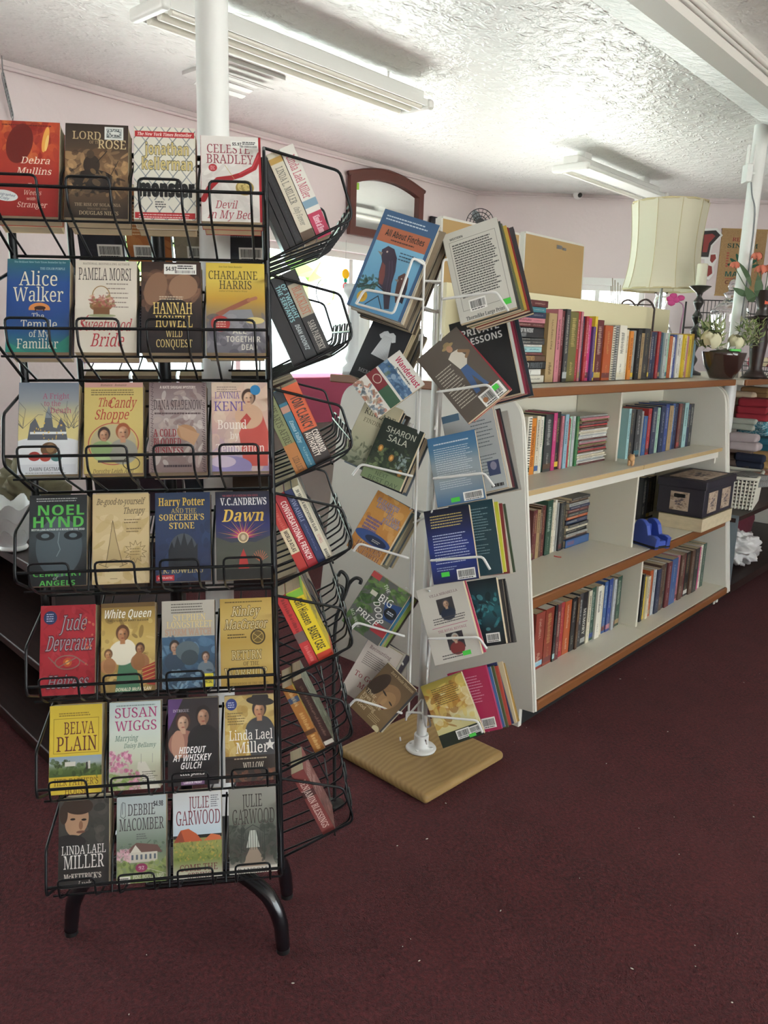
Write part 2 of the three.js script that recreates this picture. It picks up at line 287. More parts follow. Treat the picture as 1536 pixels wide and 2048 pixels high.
// A book in its own axes: spine at -x, front cover at z = 0 facing +z, foot at y = 0. Cover and page block are parts.
function book(o) {
  const { w, h, t, hard = false, look = 'gloss' } = o, spine = o.spine, plain = solid(spine), k = hard ? .0028 : .0007, over = hard ? .003 : .0008;
  const b = new THREE.Group(); b.name = numbered(o.name || 'book'); scene.add(b); tag(b, o.label, 'book', o.group);
  const paint = (name, gs, at) => { const m = mesh(name, gs, null, b); bookMeshes.push([m, at, look]); return m; };
  const front = o.front || plain, back = o.back || plain, edge = r => r === plain ? plain : { ...r, u0: r.u0 + (r.u1 - r.u0) * .5, u1: r.u0 + (r.u1 - r.u0) * .5, v0: r.v1 - 1.2 / 2048, v1: r.v1 - 1.2 / 2048 };
  const parts = [[front, faceBox(w, h, k, 0, h / 2, -k / 2, 4, front, edge(front))], [back, faceBox(w, h, k, 0, h / 2, -t + k / 2, 5, back, edge(back))], [spine, faceBox(k, h, t, -w / 2 + k / 2, h / 2, -t / 2, 1, spine, plain)]];
  const byAtlas = new Map(); for (const [r, g] of parts) { if (!byAtlas.has(r.at)) byAtlas.set(r.at, []); byAtlas.get(r.at).push(g); }
  let first = true; for (const [at, gs] of byAtlas) { paint(byAtlas.size === 1 ? 'cover' : at === spineAtlas ? 'spine_cover' : 'cover', gs, at); first = false; }
  const pg = box(w - over - k, h - 2 * over, t - 2 * k, -over / 2 + k / 2, h / 2, -t / 2);
  { const u = pg.attributes.uv, p = pg.attributes.position, nn = pg.attributes.normal; for (let i = 0; i < 24; i++) { const side = Math.abs(nn.getX(i)) > .5; u.setXY(i, p.getZ(i) * 9 + .13 * bookMeshes.length, side ? p.getY(i) * 4 : p.getX(i) * 4); } }
  mesh('pages', pg, o.white ? M.pagesWhite : M.pages, b);
  return b;
}
function finishBooks() { for (const [m, at, look] of bookMeshes) m.material = at.mats()[look]; }
const setM = (o, m) => { m.decompose(o.position, o.quaternion, o.scale); return o; };
const basis = (x, y, z, p) => new THREE.Matrix4().makeBasis(x, y, z).setPosition(p);
const ordinal = n => ['', 'first', 'second', 'third', 'fourth', 'fifth', 'sixth', 'seventh', 'eighth', 'ninth', 'tenth', 'eleventh', 'twelfth', 'thirteenth', 'fourteenth', 'fifteenth', 'sixteenth', 'seventeenth', 'eighteenth', 'nineteenth', 'twentieth'][n] || n + (n % 10 === 1 ? 'st' : n % 10 === 2 ? 'nd' : n % 10 === 3 ? 'rd' : 'th');

// ---------------------------------------------------------------- black wire spinner rack
const RX = V(.989, 0, -.15).normalize(), RZ = V(.15, 0, .989).normalize();     // along the front face, and out of it
const RW = .452, REACH = .155, TIER = .2135, TOPRAIL = 1.682;
const rackCorner = V(-.2, 0, -1.4).addScaledVector(RZ, -REACH);
const rackMid = rackCorner.clone().addScaledVector(RX, -RW / 2).addScaledVector(RZ, -RW / 2);
const TILT = 1.4 * DEG;
const rackM = basis(RX, UPV, RZ, rackMid).multiply(new THREE.Matrix4().makeTranslation(0, 1.0, 0)).multiply(new THREE.Matrix4().makeRotationZ(TILT)).multiply(new THREE.Matrix4().makeTranslation(RW / 2 * 0, -1.0 - .004, 0));
// face f (0 front, 1 facing right, 2 back, 3 facing left): own axes u along the face from its left end, y up, o outwards
const faceM = f => rackM.clone().multiply(new THREE.Matrix4().makeRotationY(f * Math.PI / 2)).multiply(new THREE.Matrix4().makeTranslation(-RW / 2, 0, RW / 2));
const LEAN = 21 * DEG;
const railY = k => [1.682, 1.460, 1.246, 1.038, .821, .612, .401][k];
{
  const rack = new THREE.Group(); rack.name = 'book_rack'; scene.add(rack); tag(rack, 'tall black wire spinner rack filled with paperbacks, standing on curved black legs', 'book rack'); setM(rack, rackM);
  const h = RW / 2, B = M.blackWire;
  for (const [x, z] of [[-h, h], [h, h], [h, -h], [-h, -h]]) mesh('post', cyl(.0075, .0075, 1.49, x, .28, z, 10), B, rack);
  mesh('centre_pole', cyl(.014, .014, 1.52, 0, .18, 0, 12), B, rack);
  mesh('base_frame', wire([[-h, .30, h], [h, .30, h], [h, .30, -h], [-h, .30, -h]], .007, .02, true), B, rack); mesh('top_frame', wire([[-h, 1.765, h], [h, 1.765, h], [h, 1.765, -h], [-h, 1.765, -h]], .005, .02, true), B, rack);
  mesh('base_bar', rbox(.23, .026, .03, .01, .02, .175, h * .42, 3), M.blackGloss, rack); mesh('base_plate', rbox(.2, .02, .2, .008, 0, .205, 0), M.blackGloss, rack);
  const proto = new THREE.Group(); proto.name = 'basket';
  const rw = .0029, th = .0022;
  for (const u of [0, RW]) mesh('bracket', wire([[u, .105, 0], [u, .070, .140], [u, 0, .162], [u, -.016, .160], [u, -.094, 0]], rw, .010), B, proto);
  mesh('front_rail', wire([[0, 0, .160], [RW, 0, .160]], rw), B, proto);
  mesh('floor_rail', wire([[0, -.047, .122], [RW, -.047, .122]], th), B, proto); mesh('floor_rail', wire([[0, -.094, .002], [RW, -.094, .002]], rw), B, proto); mesh('back_rail', wire([[0, .07, -.004], [RW, .07, -.004]], rw), B, proto);
  for (let c = 0; c < 4; c++) { const m = (c + .5) * RW / 4, d = .034; mesh('pocket_wire', wire([[m - d, -.094, 0], [m - d, -.048, .124], [m - d, -.026, .157], [m - d, .0165, .162], [m + d, .0165, .162], [m + d, -.026, .157], [m + d, -.048, .124], [m + d, -.094, 0]], th, .009), B, proto); }
  for (let c = 1; c < 4; c++) mesh('divider_wire', wire([[c * RW / 4, .08, 0], [c * RW / 4, .03, .09], [c * RW / 4, -.048, .124]], th, .02), B, proto);
  for (let f = 0; f < 3; f++) for (let k = 0; k < 7; k++) {
    const b = proto.clone(); b.name = 'basket'; rack.add(b);
    b.matrix.copy(new THREE.Matrix4().makeRotationY(f * Math.PI / 2).multiply(new THREE.Matrix4().makeTranslation(-h, railY(k), h))); b.matrix.decompose(b.position, b.quaternion, b.scale);
  }
  // four curved legs
  const inv = rackM.clone().invert(), fr = V(-.21, 0, -1.63), fl = V(-.736, 0, -1.665), back = p => p.clone().sub(V(rackMid.x, 0, rackMid.z)).multiplyScalar(-1).add(V(rackMid.x, 0, rackMid.z));
  for (const foot of [fr, fl, back(fr), back(fl)]) {
    const c = V(rackMid.x, 0, rackMid.z), d = foot.clone().sub(c).setY(0), q = (s, y) => c.clone().addScaledVector(d, s).setY(y).applyMatrix4(inv);
    const pts = [q(.05, .2), q(.35, .19), q(.65, .17), q(.86, .138), q(.965, .085), q(.99, .04), q(1.0, .012)];
    mesh('leg', curveTube(pts, t => t < .5 ? .019 : .019 - .005 * (t - .5), 30, 14), M.blackGloss, rack); mesh('foot', cyl(.016, .016, .014, pts[6].x, pts[6].y - .012, pts[6].z, 12), M.black, rack);
  }
}
// the covers on the front, tier by tier
const sky1 = ['#8a93a8', '#b9b9a9', '#e0cf8c'];
const tree = (p, c, x, y, s) => { for (let i = 0; i < 9; i++) { const a = rr(-2.6, -.5), l = s * rr(.5, 1); p.S(c, .5, x, y, x + Math.cos(a) * l * .6, y + Math.sin(a) * l * .6, x + Math.cos(a + rr(-.5, .5)) * l, y + Math.sin(a + rr(-.4, .4)) * l); } };
const sticker = (p, x, y, w, h, price) => { p.R('#ecebe4', x, y, w, h); p.T(price, x + w * .22, y + h * .45, w * .34, h * .42, '#222', 'A'); p.L('#444', x + w * .42, y + h * .12, w * .5, 2, h * .22, h * .13); for (let i = 0; i < 14; i++) p.R('#222', x + w * .34 + i * w * .045, y + h * .6, rr(.4, 1.1), h * .3); };
const FRONT = [
 [ // tier 1
  ['crimson paperback with flame art, white script and an oval sticker, top tier', p => { p.V(['#b2492b', '#b03a26', '#a52c27', '#93201f']); p.D(['#d2703a', '#c24a2c', '#8d1d18', '#a83528'], 0, 0, 100, 70, 60, 5, 18); p.E('#6d1a14', 38, 38, 20, 34, .2); p.E('#e6a44c', 78, 30, 5, 22, .15); p.E('#f1c975', 80, 36, 2.5, 14, .15); p.L('#6b1d16', 10, 6, 80, 1, 3, 2, .1); p.T('Debra', 64, 66, 46, 11, '#f3e2cd', 'si'); p.T('Mullins', 62, 84, 54, 11, '#f3e2cd', 'si'); p.T('Two', 62, 108, 20, 7, '#e9d0bd', 'si'); p.T('Weeks', 60, 120, 28, 8, '#e9d0bd', 'si'); p.T('with', 58, 130, 14, 5, '#e9d0bd', 'si'); p.T('Stranger', 60, 140, 46, 9, '#e9d0bd', 'si'); p.E('#dce1e0', 18, 126, 20, 9, .15); p.T('Autographed', 18, 124, 32, 4, '#48506a', 'ai', { rot: .15 }); p.T('Copy', 18, 130, 14, 4, '#48506a', 'ai', { rot: .15 }); }, .034, '#b8332a', '#d8c4a0'],
  ['brown fantasy paperback with a mounted warrior and a square sticker, top tier', p => { p.V(['#31261f', '#4b3a2c', '#8a6a4a', '#5a4633', '#2c231e']); p.D(['#a5835c', '#6f5238', '#8f7150', '#3b2c22', '#c09a6c'], 0, 45, 100, 75, 90, 3, 12); p.E('#352820', 42, 70, 13, 17); p.E('#4b3c2e', 40, 52, 6, 7); p.E('#2a211c', 45, 98, 34, 20); p.D(['#7c6448', '#241c18', '#95764e'], 10, 80, 80, 40, 50, 2, 8); p.S('#1f1814', 1.2, 50, 66, 66, 46); p.S('#241c17', 1, 84, 62, 70, 92); p.T('LORD', 34, 20, 46, 13, '#c9b48a', 's', { edge: '#57442a', ew: 2 }); p.T('OF THE', 48, 31, 20, 5, '#b5a077'); p.T('ROSE', 74, 34, 46, 15, '#d5c093', 's', { edge: '#57442a', ew: 2 }); p.R('#dfe2dc', 62, 4, 30, 22); p.R('#8b9290', 65, 7, 24, 16); for (let i = 0; i < 60; i++) p.R(rnd() < .5 ? '#2b2f30' : '#e8eae5', 65 + rnd() * 22, 7 + rnd() * 14, 1.6, 1.6); p.R('#d9dbd5', 72, 12, 13, 5); p.T('THE RISE OF SOLAMNIA', 52, 137, 72, 5, '#bca88a'); p.T('VOLUME ONE', 52, 144, 32, 3, '#a08c70'); p.T('DOUGLAS NILES', 54, 151, 62, 6, '#cdb995'); }, .036, '#3a2c23', '#bfa583'],
  ['white paperback with a chain-link pattern, gold and black block lettering, top tier', p => { p.R('#dcd8ca'); for (let i = -4; i < 8; i++) { p.S('#93989a', 1.6, i * 22, 0, i * 22 + 118, 160); p.S('#7d8385', 1.6, i * 22 + 60, 0, i * 22 - 58, 160); } p.R('#b5282c', 2, 8, 96, 10); p.T('The New York Times Bestseller', 50, 13, 88, 5.5, '#f1e6dc', 'Si'); p.T('jonathan', 54, 38, 72, 20, '#cdbb7d', 'A', { edge: '#5d543a', ew: 3 }); p.T('kellerman', 54, 64, 84, 20, '#cdbb7d', 'A', { edge: '#5d543a', ew: 3 }); p.T('monster', 52, 106, 90, 26, '#17191a', 'A', { edge: '#17191a', ew: 4 }); p.R('#dcd8ca', 30, 126, 26, 12); p.L('#555', 34, 128, 18, 3, 4, 2); p.R('#b5282c', 2, 147, 96, 10); p.L('#e9cfc9', 8, 150, 84, 2, 4, 1.6, .1); }, .034, '#d6d2c4', '#8d7a5c'],
  ['white romance paperback with a red ribbon, gold locket and price sticker, top tier', p => { p.V(['#e6e1da', '#d8d2cc', '#e2ddd6']); p.D(['#e9e5df', '#cfc8c2', '#ddd7d1'], 0, 20, 100, 140, 60, 5, 16); p.S('#a5242c', 9, 98, 32, 88, 58, 66, 72, 50, 78, 28, 82, 14, 98, 4, 120); p.S('#c4414a', 3, 96, 34, 85, 58, 64, 70); p.E('#a58d4a', 72, 96, 15, 14); p.E('#cdb876', 71, 94, 11, 10); p.D(['#8f7a3d', '#e0cf95'], 62, 86, 20, 18, 20, 1, 3); p.S('#bba76a', .8, 40, 55, 55, 80); p.T('CELESTE', 46, 24, 72, 16, '#8e3440', 's'); p.T('BRADLEY', 48, 43, 78, 17, '#8e3440', 's'); p.E('#b3353d', 20, 60, 7); p.L('#f0d0cc', 16, 57, 8, 3, 2.6, 1); sticker(p, 50, 8, 46, 14, '$5.97'); p.T('Devil', 42, 128, 36, 14, '#9e3540', 'si'); p.T('In My Bed', 48, 146, 74, 15, '#9e3540', 'si'); p.R('#a8202a', 96, 0, 4); }, .03, '#b0242c', '#b3242e'],
 ],
 [ // tier 2
  ['blue paperback with teal corners, cream serif lettering and an orange half sun, second tier', p => { p.V(['#2f6a70', '#264f8f', '#23488a', '#24508a', '#2c7a6d']); p.F('#2f8474', 0, 163, 0, 140, 40, 163); p.F('#2f8474', 100, 163, 100, 130, 60, 163); p.T('The Brilliant New York Times Bestseller by the', 52, 5, 82, 3, '#bcd2d4'); p.T('THE COLOR PURPLE', 72, 16, 40, 4, '#c5d8d6'); p.T('Alice', 50, 34, 62, 24, '#e6dfcb', 's', { edge: '#16315f', ew: 2 }); p.T('Walker', 50, 61, 80, 24, '#e6dfcb', 's', { edge: '#16315f', ew: 2 }); p.E('#d98a4e', 52, 86, 17, 11); p.R('#24488a', 33, 88, 40, 12); p.E('#38201a', 53, 84, 9, 3.4); p.R('#38201a', 45, 85, 2, 5); p.R('#38201a', 58, 85, 2, 5); p.T('The', 50, 98, 20, 10, '#e6dfcb', 's'); p.T('Temple', 52, 112, 58, 15, '#e6dfcb', 's'); p.T('of My', 52, 128, 32, 11, '#e6dfcb', 's'); p.T('Familiar', 50, 145, 66, 16, '#e6dfcb', 's'); }, .03, '#254a86', '#9a8f7d'],
  ['cream paperback with a flower basket and red script, second tier', p => { p.R('#d9d0c1'); p.T('NATIONAL BESTSELLING AUTHOR', 50, 6, 76, 3.5, '#6d6259'); p.T('PAMELA MORSI', 48, 24, 86, 21, '#3d3531', 's'); p.L('#8a7d72', 50, 40, 40, 6, 8, 1.8); p.O('#9a7a4c', 42, 62, 14, 17, 1.5); p.E('#8d6443', 42, 80, 18, 9); p.D(['#a8605a', '#c18d72', '#7c7a4c', '#d3a98a', '#8f4a45'], 24, 62, 38, 18, 70, 2, 5); p.R('#7c5638', 30, 82, 26, 14); p.E('#9aa07a', 44, 96, 22, 2.5); p.T('Sweetwood', 50, 112, 84, 20, '#b23038', 'si'); p.T('Bride', 54, 138, 54, 22, '#b23038', 'si'); p.S('#b23038', 1.4, 22, 96, 12, 108, 20, 122); }, .032, '#d6cdbd', '#6f4f9e'],
  ['dark brown romance paperback with yellow lettering and a price sticker, second tier', p => { p.V(['#3a2c28', '#4a3730', '#2b2224', '#211c1f']); p.D(['#7c5a45', '#8d6850', '#5a4236', '#6b4d3d'], 5, 18, 90, 60, 50, 6, 18); p.E('#8a6852', 24, 48, 18, 30, .3); p.E('#96735b', 70, 44, 24, 22, -.3); p.E('#281f20', 50, 100, 40, 36); sticker(p, 38, 4, 54, 18, '$4.97'); p.L('#c7b7a0', 30, 61, 40, 2, 4, 2, .1); p.T('HANNAH', 52, 82, 66, 20, '#e9cf7d', 's', { edge: '#6f531d', ew: 1 }); p.T('HOWELL', 54, 105, 62, 20, '#e9cf7d', 's', { edge: '#6f531d', ew: 1 }); p.T('WILD', 54, 126, 28, 12, '#ecd48a'); p.T('CONQUEST', 54, 143, 60, 13, '#ecd48a'); }, .03, '#2d2426', '#6d5b4f'],
  ['yellow and grey paperback with a reclining figure and a red round seal, second tier', p => { p.V(['#d8bd4e', '#dcc25a', '#c59b3e', '#8d7a62', '#77737a', '#6f6d74']); p.T('New York Times Bestseller', 42, 7, 40, 3, '#5d4d1d', 'si'); p.T('CHARLAINE', 46, 22, 84, 15, '#3b3222', 's'); p.T('HARRIS', 50, 39, 56, 15, '#3b3222', 's'); p.T('Author of From Dead to Worse', 46, 50, 48, 3, '#6b5a26', 'si'); p.S('#9a5e4a', 8, 20, 92, 48, 78, 72, 66); p.S('#b07358', 6, 72, 66, 84, 62); p.F('#8a8a90', 6, 110, 40, 84, 76, 82, 88, 120, 60, 135); p.D(['#6d6b73', '#9c9aa0', '#585660'], 0, 95, 100, 65, 50, 4, 14); p.E('#b23a3a', 24, 108, 16, 14); p.L('#efd9c6', 14, 100, 20, 4, 4, 1.6, .1); p.E('#d9c684', 82, 102, 16, 6); p.T('ALL', 56, 121, 24, 9, '#d9d6c9', 'A'); p.T('TOGETHER', 62, 135, 58, 10, '#d9d6c9', 'A'); p.T('DEAD', 72, 149, 28, 10, '#d9d6c9', 'A'); }, .032, '#b99c45', '#5c564e'],
 ],
 [ // tier 3
  ['snowy mansion mystery paperback with pink lettering and bare trees, third tier', p => { p.V(['#76808f', '#8f959a', '#cdbf83', '#d8c98c', '#c5c8cc', '#ccd0d6']); p.E('#dfe2e6', 50, 128, 80, 34); p.F('#5c6068', 16, 100, 20, 72, 28, 62, 36, 80, 42, 78, 46, 52, 54, 52, 58, 78, 64, 80, 70, 62, 78, 74, 82, 100); p.F('#7f8890', 44, 62, 50, 40, 56, 62); p.R('#e5e6e4', 20, 86, 60, 4); for (let i = 0; i < 26; i++) p.R('#d7b25c', 22 + rnd() * 56, 66 + rnd() * 34, 1.6, 3); for (const x of [8, 92, 84]) tree(p, '#4b4a52', x, 80, 60); p.E('#6e5238', 52, 116, 14, 12); p.E('#9a7a55', 54, 114, 7, 8); p.E('#a33c3a', 28, 128, 10, 8); p.E('#b34a40', 46, 130, 9, 7); p.E('#4a7c7c', 64, 130, 9, 7); p.T('A Fright', 62, 24, 44, 9, '#a5526c', 's'); p.T('to the', 56, 37, 28, 9, '#a5526c', 's'); p.T('Death', 70, 49, 36, 9, '#a5526c', 's'); p.R('#cfd2d8', 4, 142, 92, 20); p.T('DAWN EASTMAN', 48, 150, 56, 6, '#3f4348', 'a'); p.L('#777', 14, 156, 70, 1, 3, 1.2); }, .026, '#7b8696', '#8d8d86'],
  ['yellow romance paperback with a couple in an oval and red script, third tier', p => { p.R('#cdb871'); p.R('#c79a90', 0, 0, 100, 9); p.T('Romance · Romance', 50, 4.6, 44, 4, '#5a4838', 'si'); p.L('#6c5c34', 12, 13, 76, 3, 4, 1.6, .1); p.T('The', 36, 35, 24, 15, '#a8342e', 'si'); p.T('Candy', 66, 36, 46, 18, '#a8342e', 'si'); p.T('Shoppe', 48, 57, 58, 17, '#a8342e', 'si'); p.O('#b0524e', 50, 108, 42, 36, 1.6); p.E('#b9ad88', 50, 106, 38, 32); p.H1('#b98a6c', '#3a2a26', '#a9c08a', 34, 92, 11); p.H1('#c09070', '#9a5634', '#9b9a8f', 66, 88, 13); p.E('#8fa873', 30, 116, 18, 13); p.R('#38332e', 24, 136, 50, 4); p.O('#3a332c', 80, 142, 14, 11, 1.4); p.T('Dorothy Leigh Abel', 50, 155, 68, 7, '#5b4a2c', 'si'); }, .03, '#cbb66f', '#9a8658'],
  ['foil-framed purple-brown mystery paperback with red and black lettering, third tier', p => { p.V(['#7d6a6c', '#b0a2a0', '#9c8c88', '#8a7674']); for (let i = 0; i < 40; i++) { p.S('#4c3c42', 1, 4 + (i % 2) * 2, i * 4, 8 - (i % 2) * 2, i * 4 + 2); p.S('#4c3c42', 1, 92 + (i % 2) * 2, i * 4, 97, i * 4 + 2); } p.T('A KATE SHUGAK MYSTERY', 50, 9, 62, 5, '#e6dcd4', 'A'); p.D(['#d4ccc6', '#8a7472', '#b9a8a2'], 10, 14, 80, 130, 70, 4, 12); p.T('DANA STABENOW', 50, 40, 84, 17, '#3c3034', 's'); p.L('#5c4c4e', 10, 54, 80, 1, 3, 3, 0); p.E('#b58a66', 66, 90, 18, 14, .4); p.F('#c39a78', 50, 76, 88, 92, 78, 112, 56, 98); p.T('A COLD', 28, 90, 40, 13, '#8e2c34', 'S'); p.T('BLOODED', 32, 106, 48, 13, '#8e2c34', 'S'); p.T('BUSINESS', 34, 121, 52, 12, '#8e2c34', 'S'); p.L('#4c4044', 26, 146, 48, 1, 3, 4, 0); }, .036, '#6d5a5e', '#a38a8c', 'foil'],
  ['pastel romance paperback of a woman in red with a blue dot sticker, third tier', p => { p.V(['#cdb8a4', '#d6b7a0', '#c9a39a', '#b7a0b4', '#a89ab8']); p.D(['#dcc6b2', '#c0a39b', '#d9b9a6'], 0, 0, 100, 160, 50, 8, 22); p.F('#c0524a', 48, 92, 62, 62, 90, 58, 100, 90, 98, 150, 56, 150); p.E('#d0a98c', 72, 54, 15, 12); p.H1('#d3ab8e', '#4a342c', '#d0a98c', 66, 28, 13); p.F('#b8453f', 50, 70, 62, 56, 70, 66, 60, 80); p.E('#8f84b0', 30, 150, 40, 18); p.E('#c9b8c9', 20, 142, 22, 10); p.L('#8d7a74', 10, 8, 44, 3, 4, 1.6); p.T('LAVINIA', 28, 24, 44, 11, '#67509a', 's'); p.T('KENT', 32, 43, 56, 17, '#67509a', 's'); p.T('Bound', 36, 76, 52, 16, '#efe4dc', 's'); p.T('by', 40, 96, 16, 12, '#efe4dc', 's'); p.T('Temptation', 50, 118, 86, 15, '#efe4dc', 's'); p.E('#2f7fb4', 78, 14, 9, 9); }, .03, '#b7989a', '#8b6f86'],
 ],
 [ // tier 4
  ['black thriller paperback with bright green capitals over a shadowed face, fourth tier', p => { p.V(['#26292c', '#2b3236', '#3a4448', '#272d31', '#1c1f22']); p.E('#4c5960', 52, 92, 40, 52); p.E('#1c2226', 28, 72, 16, 8); p.E('#1c2226', 76, 72, 16, 8); p.E('#65757c', 28, 72, 7, 4); p.E('#65757c', 76, 72, 7, 4); p.S('#7c8b90', 1.4, 52, 66, 50, 84, 54, 96, 48, 108); p.L('#b9bdb9', 12, 6, 76, 2, 4, 1.6, .15); p.T('NOEL', 54, 27, 84, 18, '#57b452', 'A'); p.T('HYND', 50, 48, 92, 19, '#57b452', 'A'); p.T('BESTSELLING AUTHOR OF A ROOM FOR THE DEAD', 50, 61, 92, 3.6, '#d8dcd8', 'A'); p.T('CEMETERY', 50, 138, 86, 9, '#57b452', 'A'); p.T('of', 46, 146, 8, 5, '#cfd3cf', 'si'); p.T('ANGELS', 50, 154, 62, 9, '#57b452', 'A'); }, .034, '#26292c', '#33383a'],
  ['tan booklet with a pointed-hat sketch and slanted lettering, fourth tier', p => { p.R('#cdb78a'); p.D(['#d8c59c', '#c0a878', '#b99f6c'], 0, 40, 100, 120, 60, 6, 18); p.T('Be-good-to-yourself', 50, 14, 84, 11, '#3c3226', 'si'); p.T('Therapy', 74, 31, 38, 11, '#3c3226', 'si'); p.L('#7d6a48', 56, 46, 32, 2, 5, 2); p.L('#7d6a48', 60, 62, 28, 2, 5, 2); p.F('#bda77a', 24, 128, 28, 96, 34, 70, 36, 50, 40, 74, 46, 100, 54, 128); p.S('#5d4c32', .9, 24, 128, 30, 90, 36, 48, 42, 80, 54, 128); p.S('#5d4c32', .8, 12, 124, 38, 116, 62, 124, 38, 134, 12, 124); p.E('#d4c297', 38, 142, 16, 15); p.S('#5d4c32', .7, 28, 138, 34, 136); p.S('#5d4c32', .7, 42, 136, 48, 138); p.S('#5d4c32', .7, 32, 150, 44, 150); p.S('#8a7650', 1, ...(() => { const o = []; for (let i = 0; i <= 24; i++) { const a = i / 24 * 6.283, r = i % 2 ? 12 : 20; o.push(76 + Math.cos(a) * r, 104 + Math.sin(a) * r); } return o; })()); p.L('#8a7650', 66, 98, 20, 3, 5, 1.6); }, .012, '#cbb588', '#b5ab94'],
  ['navy fantasy paperback with gold lettering over a dark castle shape, fourth tier', p => { p.V(['#2c3c58', '#283a5c', '#243355', '#1f2c48']); p.D(['#31456a', '#26365a', '#1f2d4a'], 0, 60, 100, 100, 40, 6, 18); p.E('#4a5158', 50, 108, 26, 34); p.F('#22282f', 24, 124, 24, 104, 30, 88, 34, 100, 40, 78, 46, 96, 52, 72, 58, 96, 66, 82, 70, 100, 76, 92, 76, 124); p.R('#1c2229', 24, 122, 52, 16); p.T('Harry Potter', 48, 17, 84, 14, '#d9b75c', 'S', { edge: '#4c3814', ew: 2 }); p.T('AND THE', 52, 33, 46, 8, '#cfae58', 's'); p.T('SORCERER’S', 48, 45, 82, 11, '#d9b75c', 'S'); p.T('STONE', 48, 60, 46, 11, '#d9b75c', 'S'); p.T('J.K. ROWLING', 46, 139, 80, 10, '#d9c07a', 's'); p.R('#b3242c', 2, 147, 32, 10); p.T('SCHOLASTIC', 18, 152, 26, 4, '#f0dcd8', 'A'); }, .034, '#263a60', '#5a4b38'],
  ['black paperback with a pink starburst, yellow script and a red farmhouse, fourth tier', p => { p.V(['#1f2230', '#23264a', '#2a2f66', '#3b3f48', '#33352f', '#23241f']); p.T('THE DEBUT OF A DAZZLING NEW SERIES', 46, 8, 66, 3.4, '#b5484c', 'A'); p.T('V.C.ANDREWS', 52, 19, 86, 13, '#e6e4e0', 'S'); p.T('Dawn', 52, 44, 78, 22, '#e4bd55', 'Si'); for (let i = 0; i < 26; i++) { const a = -Math.PI * (i / 25), r = 22 + (i % 3) * 12; p.F(['#d8447c', '#c7356a', '#e0a04c'][i % 3], 50 + Math.cos(a - .07) * 10, 84 + Math.sin(a - .07) * 10, 50 + Math.cos(a) * r * 1.15, 84 + Math.sin(a) * r, 50 + Math.cos(a + .07) * 10, 84 + Math.sin(a + .07) * 10); } p.E('#4d5046', 50, 118, 70, 26); p.F('#4b4e45', 0, 110, 0, 82, 40, 98, 60, 98, 100, 82, 100, 110); p.E('#e8cfa0', 50, 84, 10); p.E('#9a8468', 50, 84, 8); p.E('#c9b79a', 50, 84, 4, 5); p.F('#b93a38', 40, 140, 43, 120, 50, 104, 56, 120, 60, 140); for (let i = 0; i < 9; i++) { const a = -2.6 + i * .27; p.S('#d8704c', .9, 80, 128, 80 + Math.cos(a) * 16, 128 + Math.sin(a) * 20); } p.R('#20211d', 0, 140); }, .032, '#22252f', '#3d3a36'],
 ],
 [ // tier 5
  ['worn red paperback with swirling silver lettering and a torn edge, fifth tier', p => { p.R('#a82632'); p.D(['#b43642', '#97202b', '#8f1c28'], 0, 0, 100, 163, 70, 3, 12); p.E('#27345c', 18, 22, 12, 12); p.L('#c3cbe0', 11, 15, 14, 4, 4, 1.6, .1); p.T('Jude', 62, 32, 46, 26, '#a39a9e', 'si', { edge: '#5a1a26', ew: 4 }); p.T('Deveraux', 54, 68, 84, 26, '#a39a9e', 'si', { edge: '#5a1a26', ew: 4 }); p.O('#8a6a5e', 50, 102, 22, 12, 2); p.E('#b9542c', 50, 102, 8); p.E('#e2a34c', 50, 102, 4); p.S('#8a6a5e', 2, 16, 92, 34, 110, 66, 94, 86, 108); p.T('Heiress', 52, 136, 74, 22, '#a39a9e', 'si', { edge: '#5a1a26', ew: 4 }); for (let i = 0; i < 14; i++) p.E('#c06a50', 78 + rnd() * 18, 10 + rnd() * 100, 2); }, .042, '#9f2430', '#b9ad97'],
  ['vintage paperback of a mother with small children and white slanted lettering, fifth tier', p => { p.V(['#8d7038', '#b89a52', '#c9ae68', '#a78a4c', '#8c7440']); p.D(['#d2b874', '#a3874a', '#7c6434', '#c7a75e'], 0, 30, 100, 130, 70, 4, 13); p.R('#6d5430', 0, 0, 100, 8); p.T('White Queen', 50, 20, 88, 15, '#f0ead8', 'Ai', { edge: '#4c3b1c', ew: 2 }); p.T('THE STORY OF MARY SLESSOR', 50, 32, 76, 4, '#4c3c22', 'A'); p.F('#4a7a5c', 26, 160, 34, 104, 62, 100, 74, 160); p.E('#e4dcc6', 46, 88, 19, 22); p.H1('#b07a52', '#5d3c24', '#e4dcc6', 40, 56, 13); p.H1('#b98458', '#6d4c30', '#b98458', 14, 92, 8); p.H1('#9c6c48', '#4a3222', '#9c6c48', 72, 84, 9); p.E('#a8764e', 16, 112, 11, 14); p.E('#96663f', 70, 106, 11, 16); p.F('#a83c30', 76, 118, 100, 108, 100, 150, 78, 146); for (let i = 0; i < 5; i++) p.S('#c9a25c', 1.6, 76, 120 + i * 7, 100, 112 + i * 7); p.T('DONALD McFARLAN', 60, 155, 66, 6, '#efe6cc', 'Ai'); }, .03, '#a88a4c', '#7c6842'],
